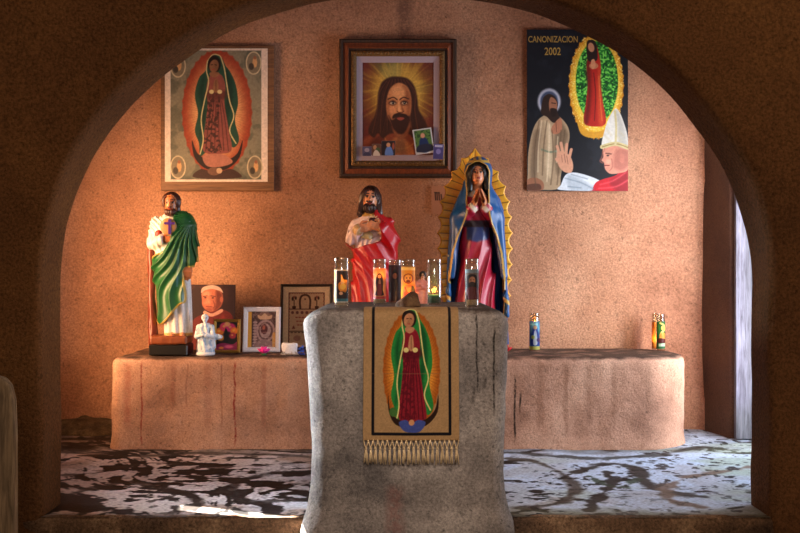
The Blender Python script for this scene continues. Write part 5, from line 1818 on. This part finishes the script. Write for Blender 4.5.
def small_frame():
    T, wd, ht = leaning('framed_print', 'small gold-framed print of orange and pink blooms beside the porcelain figurine', 213, 319.5, 240, 352, 6.60, .14)
    moulding('frame', wd, ht, [(0, .012), (0, -.006), (.008, -.010), (.018, -.004), (.018, .012)], M_GOLDFR, T)
    P = Paint(160, 250, 278, 392, 90, 108, (26, 12, 14))
    for k, (cx, cy, r, c) in enumerate(((180, 300, 18, (236, 120, 30)), (206, 276, 20, (226, 60, 90)), (238, 280, 20, (214, 40, 110)), (258, 296, 16, (240, 130, 40)), (186, 330, 14, (230, 150, 50)), (250, 320, 14, (180, 40, 60)), (220, 262, 12, (250, 160, 110)))):
        P.ell(cx, cy, r * 1.35, r * 1.1, c, soft=8); P.ell(cx - 3, cy - 3, r * .4, r * .3, (250, 200, 90), soft=5, alpha=.7)
    P.poly([(212, 282), (222, 300), (226, 350), (214, 362), (204, 340), (206, 300)], (14, 8, 12))
    P.poly([(164, 366), (200, 356), (250, 362), (276, 350), (276, 390), (164, 390)], (150, 30, 80)); P.ell(230, 374, 24, 8, (230, 90, 130), soft=5); P.ell(190, 380, 14, 6, (240, 140, 60), soft=4)
    P.build('print', wd - .03, ht - .03, M_PRINT, T, loc=(0, .001, .015))
    MB().box(-wd / 2 + .01, wd / 2 - .01, .003, .010, .01, ht - .01).build('backing', M_BLACK, T)


small_frame()


def white_frame():
    T, wd, ht = leaning('framed_picture', 'white-framed picture of an ornate carved altarpiece, leaning on the ledge', 242.5, 307.5, 280, 353.5, 6.66, .16)
    c = wd / 200
    moulding('frame', wd, ht, [(0, .014), (0, -.010), (6 * c, -.014), (22 * c, -.010), (26 * c, -.002), (26 * c, .014)], M_WHITEFR, T)
    P = Paint(328, 186, 488, 398, 110, 140, (64, 40, 38))
    P.poly([(328, 186), (350, 186), (352, 398), (328, 398)], (222, 160, 60), smooth=False)
    P.poly([(350, 186), (488, 186), (488, 398), (352, 398)], (70, 42, 42), smooth=False)
    for k in range(9):
        P.ell(370 + (k % 2) * 2, 250 + k * 17, 13, 8, (166, 132, 130), soft=4)
    P.ell(424, 214, 46, 22, (120, 84, 70), soft=8); P.poly([(384, 206), (404, 212), (424, 196), (444, 212), (466, 206), (456, 230), (396, 230)], (190, 150, 120))
    P.ell(430, 300, 54, 66, (150, 118, 118)); P.ell(430, 300, 42, 54, (88, 54, 54)); P.ell(428, 300, 32, 44, (150, 120, 118)); P.ell(422, 290, 20, 30, (74, 20, 24)); P.ell(420, 282, 8, 12, (160, 80, 60))
    P.poly([(376, 370), (430, 350), (486, 372), (486, 398), (376, 398)], (136, 104, 104)); P.poly([(470, 320), (486, 316), (486, 398), (472, 398)], (206, 150, 80))
    P.mix(sstep(.1, .5, fbm(P.u / 10, P.v / 10, 0, 3, 3)) * (P.u > 354) * .35, (206, 176, 166))
    P.build('print', wd - 50 * c, ht - 50 * c, M_PRINT, T, loc=(0, -.001, 25 * c))
    MB().box(-wd / 2 + .01, wd / 2 - .01, .001, .012, .01, ht - .01).build('backing', M_BLACK, T)


white_frame()


def sampler():
    T, wd, ht = leaning('framed_sampler', 'dark-framed stitched sampler with cream border, leaning behind the altar', 280, 284.5, 332, 352, 6.86, .10)
    c = wd / 277
    moulding('frame', wd, ht, [(0, .016), (0, -.012), (6 * c, -.016), (14 * c, -.010), (15 * c, .016)], M_SAMPFR, T)
    P = Paint(522, 62, 776, 410, 150, 200, (200, 172, 140))
    P.poly([(552, 96), (748, 96), (748, 400), (552, 400)], (168, 138, 110), smooth=False)
    ln = (66, 42, 36)
    for q in ([(554, 98), (746, 98)], [(554, 98), (554, 400)], [(746, 98), (746, 400)], [(554, 192), (746, 192)], [(560, 320), (746, 320)]):
        P.line(q, 5, ln, smooth=False)
    for k in range(15):
        P.ell(556, 106 + k * 20, 4, 5, (120, 70, 60)); P.ell(744, 106 + k * 20, 4, 5, (120, 70, 60)); P.ell(560 + k * 13, 100, 4, 4, (120, 70, 60))
    P.line([(616, 188), (614, 140), (624, 116), (642, 110), (660, 116), (670, 140), (668, 188)], 11, (74, 50, 42))
    P.ell(642, 134, 5, 5, (90, 60, 54))
    for x in (582, 706):
        P.line([(x, 184), (x, 140)], 5, ln, smooth=False); P.ell(x - 8, 132, 6, 12, ln); P.ell(x + 9, 128, 6, 10, ln); P.ell(x, 122, 5, 8, (120, 70, 60)); P.poly([(x - 10, 176), (x + 10, 176), (x + 7, 190), (x - 7, 190)], ln)
    for k in range(7):
        P.ell(574 + k * 26, 212, 8, 9, (104, 66, 58))
    for r in range(3):
        for k in range(8):
            P.line([(592 + k * 17 + r * 5, 240 + r * 22), (600 + k * 17 + r * 5, 240 + r * 22)], 6, (130, 54, 44), smooth=False)
    P.poly([(570, 306), (580, 286), (590, 306)], (110, 60, 50), smooth=False); P.poly([(700, 306), (712, 282), (724, 306)], (110, 60, 50), smooth=False)
    for k in range(9):
        P.line([(566 + k * 20, 328), (576 + k * 20, 328)], 5, ln, smooth=False)
    P.ell(600, 360, 20, 16, (140, 100, 84)); P.ell(680, 362, 26, 18, (120, 80, 70))
    P.grain(.10, 5, 2)
    P.build('sampler', wd - 28 * c, ht - 28 * c, M_CLOTH, T, loc=(0, -.002, 14 * c))
    MB().box(-wd / 2 + .01, wd / 2 - .01, .001, .014, .01, ht - .01).build('backing', M_BLACK, T)


sampler()


# pink flower, white card, blue ribbon, red flower
def flower(name, label, loc, mat, r, n=8):
    T = thing(name, label, 'flower', loc, 0, None)
    for k in range(n * 2):
        ring = k // n
        a = 2 * math.pi * (k % n + .5 * ring) / n
        el = math.radians(22 if ring == 0 else 55)
        L = r if ring == 0 else r * .8
        dx, dy = math.cos(a), math.sin(a)
        vv, ff = [], []
        m = 7
        for i in range(m):
            t = i / (m - 1)
            wv = L * .34 * math.sin(math.pi * min(1, t * .86 + .1)) ** .8
            for s_ in (-1, -.4, .4, 1):
                rr = L * t * math.cos(el)
                z = .010 + L * t * math.sin(el) + .012 * t * t + .006 * abs(s_) - (.004 if abs(s_) < .5 else 0)
                vv.append((dx * rr - dy * s_ * wv, dy * rr + dx * s_ * wv, z))
        for i in range(m - 1):
            for j in range(3):
                ff.append([i * 4 + j, i * 4 + j + 1, i * 4 + j + 5, i * 4 + j + 4])
        o = mesh_obj('petal', vv, ff, mat, T)
        sm = o.modifiers.new('solid', 'SOLIDIFY'); sm.thickness = .0015
    MB().lathe([(.001, .0), (.014, .002), (.016, .010), (.010, .018), (.001, .02)], 12).build('calyx', M_LEAF, T, smooth=True)
    MB().lathe([(.001, .012), (.008, .016), (.008, .026), (.001, .03)], 10).build('stamen', M_YELLOW, T, smooth=True)
    return T


q = at(264, 357, 6.40)
flower('fabric_flower', 'bright pink fabric flower lying before the white-framed picture', (q.x, 6.40, LZ + .001), M_PINK, .040)
q = at(508, 346, 6.45)
flower('fabric_flower', 'red fabric flower on the ledge just right of the altar block', (q.x - .012, 6.50, LZ + .001), M_REDFL, .045, 7)


def white_card():
    q = at(289.5, 352, 6.42)
    T = thing('paper_packet', 'crumpled white paper packet with frayed base beside the framed sampler', 'packet', (q.x, 6.42, LZ + .002))
    sdf_obj('paper', lambda x, y, z: box3(x, y, z + .06 * x, (0, 0, .040), (.046, .008 + .010 * np.clip(1 - (np.abs(x) / .046) ** 2, 0, 1), .032), .006) - .005 * fbm(x * 40, y * 40, z * 40, 3, 21),
            (-.07, -.03, .005), (.07, .03, .10), .0036, M_PAPER, T)
    mb = MB()
    rnd = random.Random(4)
    for k in range(70):
        x = rnd.uniform(-.052, .052); y = rnd.uniform(-.016, .016)
        mb.tube([(x * .8, y, .022), (x, y * 1.3, .010), (x + rnd.uniform(-.012, .012), y * 1.8 + rnd.uniform(-.006, .006), .001)], [.0022, .0018, .0006], 4)
    mb.build('frayed_tuft', M_TUFT, T)


white_card()


def ribbon_curl():
    q = at(301, 353, 6.42)
    mb = MB()
    pts = []
    for k in range(40):
        t = k / 39
        a = t * 2.2 * 2 * math.pi
        pts.append((.018 * math.cos(a) * (1 - .4 * t), .014 * math.sin(a), .004 + .05 * t + .004 * math.sin(3 * a)))
    mb.tube(pts, .0042, 6)
    o = mb.build('blue_ribbon', M_BLUERIB, None, smooth=True, loc=(q.x, 6.42, LZ + .001))
    tag(o, 'curl of blue ribbon tucked between the paper packet and the altar', 'ribbon')


ribbon_curl()

# ------------------------------------------------------------------ cloth over the altar front
CX = .045
CW = .386


def altar_cloth():
    T = thing('altar_cloth', 'beige woven cloth with robed lady and dark border hanging down the altar front', 'cloth', (CX, AF - .008, 0))
    # path: over the altar top, round the edge, down the front (t in metres along the cloth)
    pth = [(.17, .8705), (.10, .8715), (.055, .8705)]
    for k in range(1, 9):
        a = k / 8 * math.pi / 2
        pth.append((.055 - .060 * math.sin(a), .8105 + .060 * math.cos(a)))
    for z in np.linspace(.80, .335, 60): pth.append((-.005, z))
    pth = np.array(pth)
    seg = np.concatenate([[0], np.cumsum(np.linalg.norm(np.diff(pth, axis=0), axis=1))])
    Lt = seg[-1]
    P = Paint(25, 438 - 400 * Lt / .535 * 1.0, 328, 438, 230, 330, (152, 118, 80))
    # crop coordinates: 400 px of cloth front = .535 m
    P.mix(sstep(-.2, .5, fbm(P.u / 40, P.v / 40, 0, 3, 3)) * .25, (150, 114, 76))
    P.line([(56, -60), (56, 419), (299, 419), (299, -60)], 9, (20, 18, 22), smooth=False)
    mandorla(P, 178, 226, 92, 186, (150, 76, 24), (214, 140, 50), (80, 40, 18), 100, .03, .6)
    robed(P, 180, 34, 3.72, (36, 116, 50), (122, 26, 36), (206, 186, 116), (172, 116, 82), pat=(84, 16, 26), cd=(10, 40, 24), dd=(70, 14, 24), sx=.86)
    P.poly([(104, 300), (112, 350), (140, 376), (180, 380), (222, 374), (252, 344), (262, 300), (260, 352), (226, 392), (178, 400), (128, 390), (106, 350)], (40, 24, 18))
    P.poly([(138, 384), (160, 376), (178, 388), (198, 376), (222, 384), (206, 410), (178, 414), (152, 408)], (60, 70, 130)); P.ell(178, 384, 9, 9, (190, 130, 90)); P.ell(120, 352, 12, 14, (60, 96, 44))
    P.line([(26, 236), (328, 236)], 2, (140, 104, 70), alpha=.5, smooth=False)
    P.grain(.10, 4, 5)
    ny, nx = P.ny, P.nx
    ts = np.linspace(0, Lt, ny)
    y = np.interp(ts, seg, pth[:, 0]); z = np.interp(ts, seg, pth[:, 1])
    xs = np.linspace(-CW / 2, CW / 2, nx)
    X = np.repeat(xs[None], ny, 0); Y = np.repeat(y[:, None], nx, 1); Z = np.repeat(z[:, None], nx, 1)
    hang = np.clip((.80 - Z) / .4, 0, 1)
    Y = Y - .0035 * np.sin(X * 24 + 1.0 + 2 * Z) * hang - .004 * hang - .002
    X = X * (1 + .012 * hang)
    i = np.arange(ny * nx).reshape(ny, nx)
    fc = np.stack([i[1:, :-1], i[1:, 1:], i[:-1, 1:], i[:-1, :-1]], -1).reshape(-1, 4)
    o = mesh_obj('woven_panel', np.stack([X, Y, Z], -1).reshape(-1, 3), fc, M_CLOTH, T, cols=lin(np.clip(P.c, 0, 1).reshape(-1, 3)))
    sm = o.modifiers.new('solid', 'SOLIDIFY'); sm.thickness = .003; sm.offset = -1
    rnd = random.Random(3)
    n = 20
    for k in range(n):
        x = (-.5 + (k + .5) / n) * CW * 1.0
        st = CW / n
        y0 = -.016
        mb = MB()
        zk = .304
        for s_ in (-1, 1):
            mb.tube([(x + s_ * st * .5, y0 + .004, .337), (x + s_ * st * .3, y0, .320), (x, y0 - .003, zk)], .0026, 5)
        mb.lathe([(.001, -.007), (.0052, -.004), (.0056, .002), (.001, .006)], 8, x, y0 - .003, zk)
        for s_ in range(4):
            dx = (s_ - 1.5) * .0032 + rnd.uniform(-.002, .002)
            mb.tube([(x + dx * .3, y0 - .003, zk - .003), (x + dx * .9, y0 - .004 + rnd.uniform(-.002, .002), zk - .03), (x + dx * 1.3 + rnd.uniform(-.003, .003), y0 - .002, .243 + rnd.uniform(-.006, .006))], [.0028, .0028, .0018], 5)
        mb.build('tassel', M_TASSEL, T, smooth=True)


altar_cloth()

# rock on the cloth at the altar's edge
q = at(408, 312, 4.60)
rock = sdf_obj('rock', lambda x, y, z: np.maximum(smax(smax(smax(ell3(x, y, z, (.008, 0, .022), (.060, .042, .062)), .80 * (z - .062) - .60 * (x - .012), .006), .35 * (x) + .9 * (z - .072), .006), (x - .048) + .2 * (z - .03), .008), -z)
               - .004 * fbm(x * 30, y * 30, z * 30, 3, 5), (-.08, -.06, -.004), (.08, .06, .09), .004, M_ROCK, None, None, (q.x - .002, 4.585, .8725))
tag(rock, 'dark brown wedge-shaped rock holding the cloth on the altar', 'rock')


# ------------------------------------------------------------------ glass candles
def candle(label, loc, H=.205, R=.0300, wax_h=.06, wax=None, paint=None, lv=(.20, .92), span=150, turn=0.0, lit=0.0, power=.0, glass=None, group='votive candles on the altar'):
    T = thing('votive_candle', label, 'candle', loc, turn, group)
    g = MB()
    g.lathe([(R * .93, 0), (R, .005), (R, H * .865), (R * .93, H * .885), (R * .93, H * .90), (R, H * .915), (R, H - .002), (R - .0012, H), (R - .0025, H - .001), (R - .0025, .010), (.001, .009)], 36)
    g.build('glass', glass or M_GLASS, T, smooth=True)
    r2 = R - .0032
    wb = .0105
    MB().lathe([(r2, wb), (r2, wax_h), (r2 * .9, wax_h + .001), (r2 * .3, wax_h - .002), (.0008, wax_h - .002)], 28).build('wax', wax or M_WAX, T, smooth=True)
    MB().tube([(0, 0, wax_h - .004), (.0005, 0, wax_h + .006), (.0015, .0, wax_h + .012)], [.0012, .0011, .0009], 6).build('wick', M_WICK, T)
    if paint is not None:
        Pn = Paint(0, 0, 40, 100, 56, 110, (200, 180, 140))
        paint(Pn)
        Rr = R + .0006
        h0, h1 = H * (1 - lv[1]), H * (1 - lv[0])

        def warp(Vv):
            a = Vv[..., 0] / 1.0 * math.radians(span) - math.pi / 2
            return np.stack([Rr * np.cos(a), Rr * np.sin(a), Vv[..., 2]], -1)
        Pn.build('label', 1.0, h1 - h0, M_CLABEL, T, loc=(0, 0, h0), warp=warp)
    if lit:
        fz = wax_h + .010
        MB().lathe([(.0008, 0), (lit * .16, lit * .16), (lit * .21, lit * .34), (lit * .13, lit * .66), (.0006, lit)], 14, .0015, 0, fz).build('flame', M_FLAME, T, smooth=True)
        d = bpy.data.lights.new('candle_flame_light', 'POINT'); d.energy = power; d.color = (1.0, .52, .16); d.shadow_soft_size = .012
        lo = bpy.data.objects.new('candle_flame_light', d); COL.objects.link(lo); lo.parent = T; lo.location = (.0015, -.0, fz + lit * .5)
    return T


def pl_flame(P):     # dark label with a pale pointed flame-coloured figure
    P.poly([(0, 0), (40, 0), (40, 100), (0, 100)], (196, 186, 170), smooth=False)
    P.poly([(0, 0), (11, 0), (11, 100), (0, 100)], (236, 190, 60), smooth=False)
    P.poly([(12, 4), (40, 4), (40, 92), (12, 92)], (38, 26, 24), smooth=False)
    P.poly([(22, 14), (28, 30), (37, 34), (36, 60), (28, 72), (18, 62), (16, 44), (22, 34)], (240, 140, 36)); P.poly([(23, 16), (26, 30), (30, 40), (22, 44)], (240, 190, 120))
    P.ell(26, 52, 7, 9, (250, 190, 70)); P.ell(24, 76, 9, 10, (46, 30, 28)); P.ell(22, 72, 4, 5, (220, 160, 110))
    P.poly([(12, 88), (40, 88), (40, 96), (12, 96)], (60, 110, 120), smooth=False)


def pl_lady(P):
    P.poly([(0, 0), (40, 0), (40, 100), (0, 100)], (226, 120, 70), smooth=False)
    P.ell(20, 52, 15, 44, (240, 160, 84), soft=6)
    P.poly([(20, 16), (26, 24), (29, 44), (28, 70), (30, 88), (10, 88), (13, 70), (11, 44), (14, 24)], (60, 34, 36)); P.poly([(20, 34), (24, 50), (25, 86), (15, 86), (16, 50)], (130, 46, 44)); P.ell(20, 27, 4, 6, (196, 130, 90)); P.poly([(19, 38), (22, 38), (23, 50), (18, 50)], (196, 130, 90))
    P.poly([(0, 92), (40, 92), (40, 100), (0, 100)], (180, 60, 50), smooth=False)


def pl_saint(P):
    P.poly([(0, 0), (40, 0), (40, 100), (0, 100)], (236, 156, 44), smooth=False)
    P.poly([(3, 2), (37, 2), (37, 10), (3, 10)], (250, 214, 120), smooth=False)
    P.line([(12, 38), (12, 26), (20, 20), (28, 26), (28, 38), (20, 46)], 2.4, (150, 60, 30), closed=True); P.ell(20, 33, 6, 9, (240, 170, 80)); P.ell(17, 31, 1.4, 1.6, (90, 40, 24)); P.ell(23, 31, 1.4, 1.6, (90, 40, 24)); P.ell(20, 40, 4, 4, (130, 60, 34))
    P.poly([(6, 100), (10, 62), (16, 50), (26, 50), (32, 62), (36, 100)], (190, 110, 60)); P.line([(14, 56), (20, 74), (28, 60)], 2.2, (110, 40, 34)); P.poly([(26, 54), (36, 62), (36, 96), (28, 96)], (70, 62, 40)); P.ell(16, 74, 5, 8, (170, 60, 40))


def pl_portrait(P):
    P.poly([(0, 0), (40, 0), (40, 100), (0, 100)], (120, 130, 136), smooth=False)
    P.poly([(2, 12), (38, 12), (38, 100), (2, 100)], (104, 84, 74), smooth=False)
    P.poly([(20, 16), (30, 22), (33, 44), (36, 70), (4, 70), (7, 44), (10, 22)], (34, 20, 18)); P.ell(20, 38, 7, 14, (166, 110, 80)); P.ell(20, 48, 6, 7, (44, 26, 22)); P.ell(17, 35, 1.5, 1.3, (30, 18, 16)); P.ell(23, 35, 1.5, 1.3, (30, 18, 16))
    P.poly([(4, 100), (8, 66), (16, 58), (24, 58), (32, 66), (36, 100)], (92, 30, 30))


def pl_dark(P):
    P.poly([(0, 0), (40, 0), (40, 100), (0, 100)], (66, 24, 22), smooth=False)
    P.poly([(14, 20), (26, 20), (30, 90), (10, 90)], (40, 16, 18)); P.ell(20, 30, 5, 8, (150, 80, 56))


def pl_pale(P):
    P.poly([(0, 0), (40, 0), (40, 100), (0, 100)], (196, 176, 150), smooth=False)
    for k in range(7):
        P.line([(6, 10 + k * 8), (34 - (k % 3) * 5, 10 + k * 8)], 2.0, (120, 90, 70), smooth=False)


def pl_blue(P):
    P.poly([(0, 0), (40, 0), (40, 100), (0, 100)], (46, 96, 170), smooth=False)
    P.ell(20, 24, 16, 20, (120, 190, 214), soft=10); P.poly([(20, 14), (26, 22), (32, 60), (34, 84), (8, 84), (10, 60), (14, 22)], (34, 60, 150)); P.ell(20, 22, 5, 7, (214, 170, 130)); P.poly([(18, 36), (23, 36), (26, 80), (15, 80)], (200, 210, 220)); P.ell(14, 56, 5, 7, (190, 200, 90)); P.ell(30, 66, 6, 8, (60, 40, 110))
    P.poly([(0, 88), (40, 88), (40, 100), (0, 100)], (200, 196, 90), smooth=False)


def pl_green(P):
    P.poly([(0, 0), (40, 0), (40, 100), (0, 100)], (40, 104, 54), smooth=False)
    P.line([(14, 6), (28, 16), (30, 30), (18, 40), (14, 52)], 6, (232, 206, 110)); P.ell(22, 24, 6, 8, (240, 180, 80)); P.poly([(12, 50), (24, 40), (36, 52), (34, 74), (14, 72)], (236, 160, 60)); P.poly([(8, 62), (34, 66), (36, 78), (6, 78)], (96, 24, 22)); P.poly([(8, 82), (32, 80), (32, 92), (8, 92)], (206, 220, 190), smooth=False)


def pl_amber(P):
    P.poly([(0, 0), (40, 0), (40, 100), (0, 100)], (226, 130, 40), smooth=False)
    P.ell(20, 55, 14, 34, (250, 180, 70), soft=12); P.poly([(26, 0), (40, 0), (40, 100), (26, 100)], (170, 70, 36), smooth=False)


AT = .8685


def cpos(px, D, z): return (at(px, 300, D).x, D, z)


candle('foremost left altar candle with dark flame-figure label and yellow stripe', cpos(341.5, 4.585, .8695), .208, .0300, .11, M_WAX, pl_flame, (.24, .90), 150, -.15, .018, .3)
candle('clear altar candle with robed lady on orange label, before the red mantle', cpos(379.6, 4.87, AT), .205, .0290, .12, M_WAX, pl_lady, (.20, .86), 150, 0, .016, .4)
candle('dark red altar candle half hidden behind the glowing orange one', cpos(395.0, 5.25, AT - .001), .205, .0300, .15, M_WAXR, pl_dark, (.12, .98), 170)
candle('glowing orange altar candle with bearded saint label, behind the rock', cpos(408.2, 5.10, AT - .001), .205, .0320, .030, M_WAX, pl_saint, (.16, .99), 176, 0, .03, 1.8)
candle('clear altar candle with burning flame above green wax', cpos(434.2, 4.90, AT), .205, .0310, .045, M_WAXG, None, lit=.026, power=1.5)
candle('altar candle with dark long-haired portrait label, rightmost on the altar', cpos(471.8, 4.64, AT), .205, .0285, .055, M_WAX, pl_portrait, (.22, .84), 165, 0)
candle('candle with blue label standing alone on the right ledge', cpos(534.5, 6.80, LZ + .001), .232, .0315, .16, M_WAXB, pl_blue, (.22, .97), 170, 0, .02, .35, group='candles on the right ledge')
candle('slim amber candle behind the green-labelled one on the right ledge', cpos(655.6, 6.90, LZ + .001), .225, .0240, .05, M_WAXA, pl_amber, (.24, .97), 170, 0, .02, .5, group='candles on the right ledge')
candle('green-labelled candle with yellow figure at the right end of the ledge', cpos(660.6, 6.79, LZ + .001), .226, .0270, .12, M_WAXG, pl_green, (.20, .94), 165, .15, .018, .3, group='candles on the right ledge')
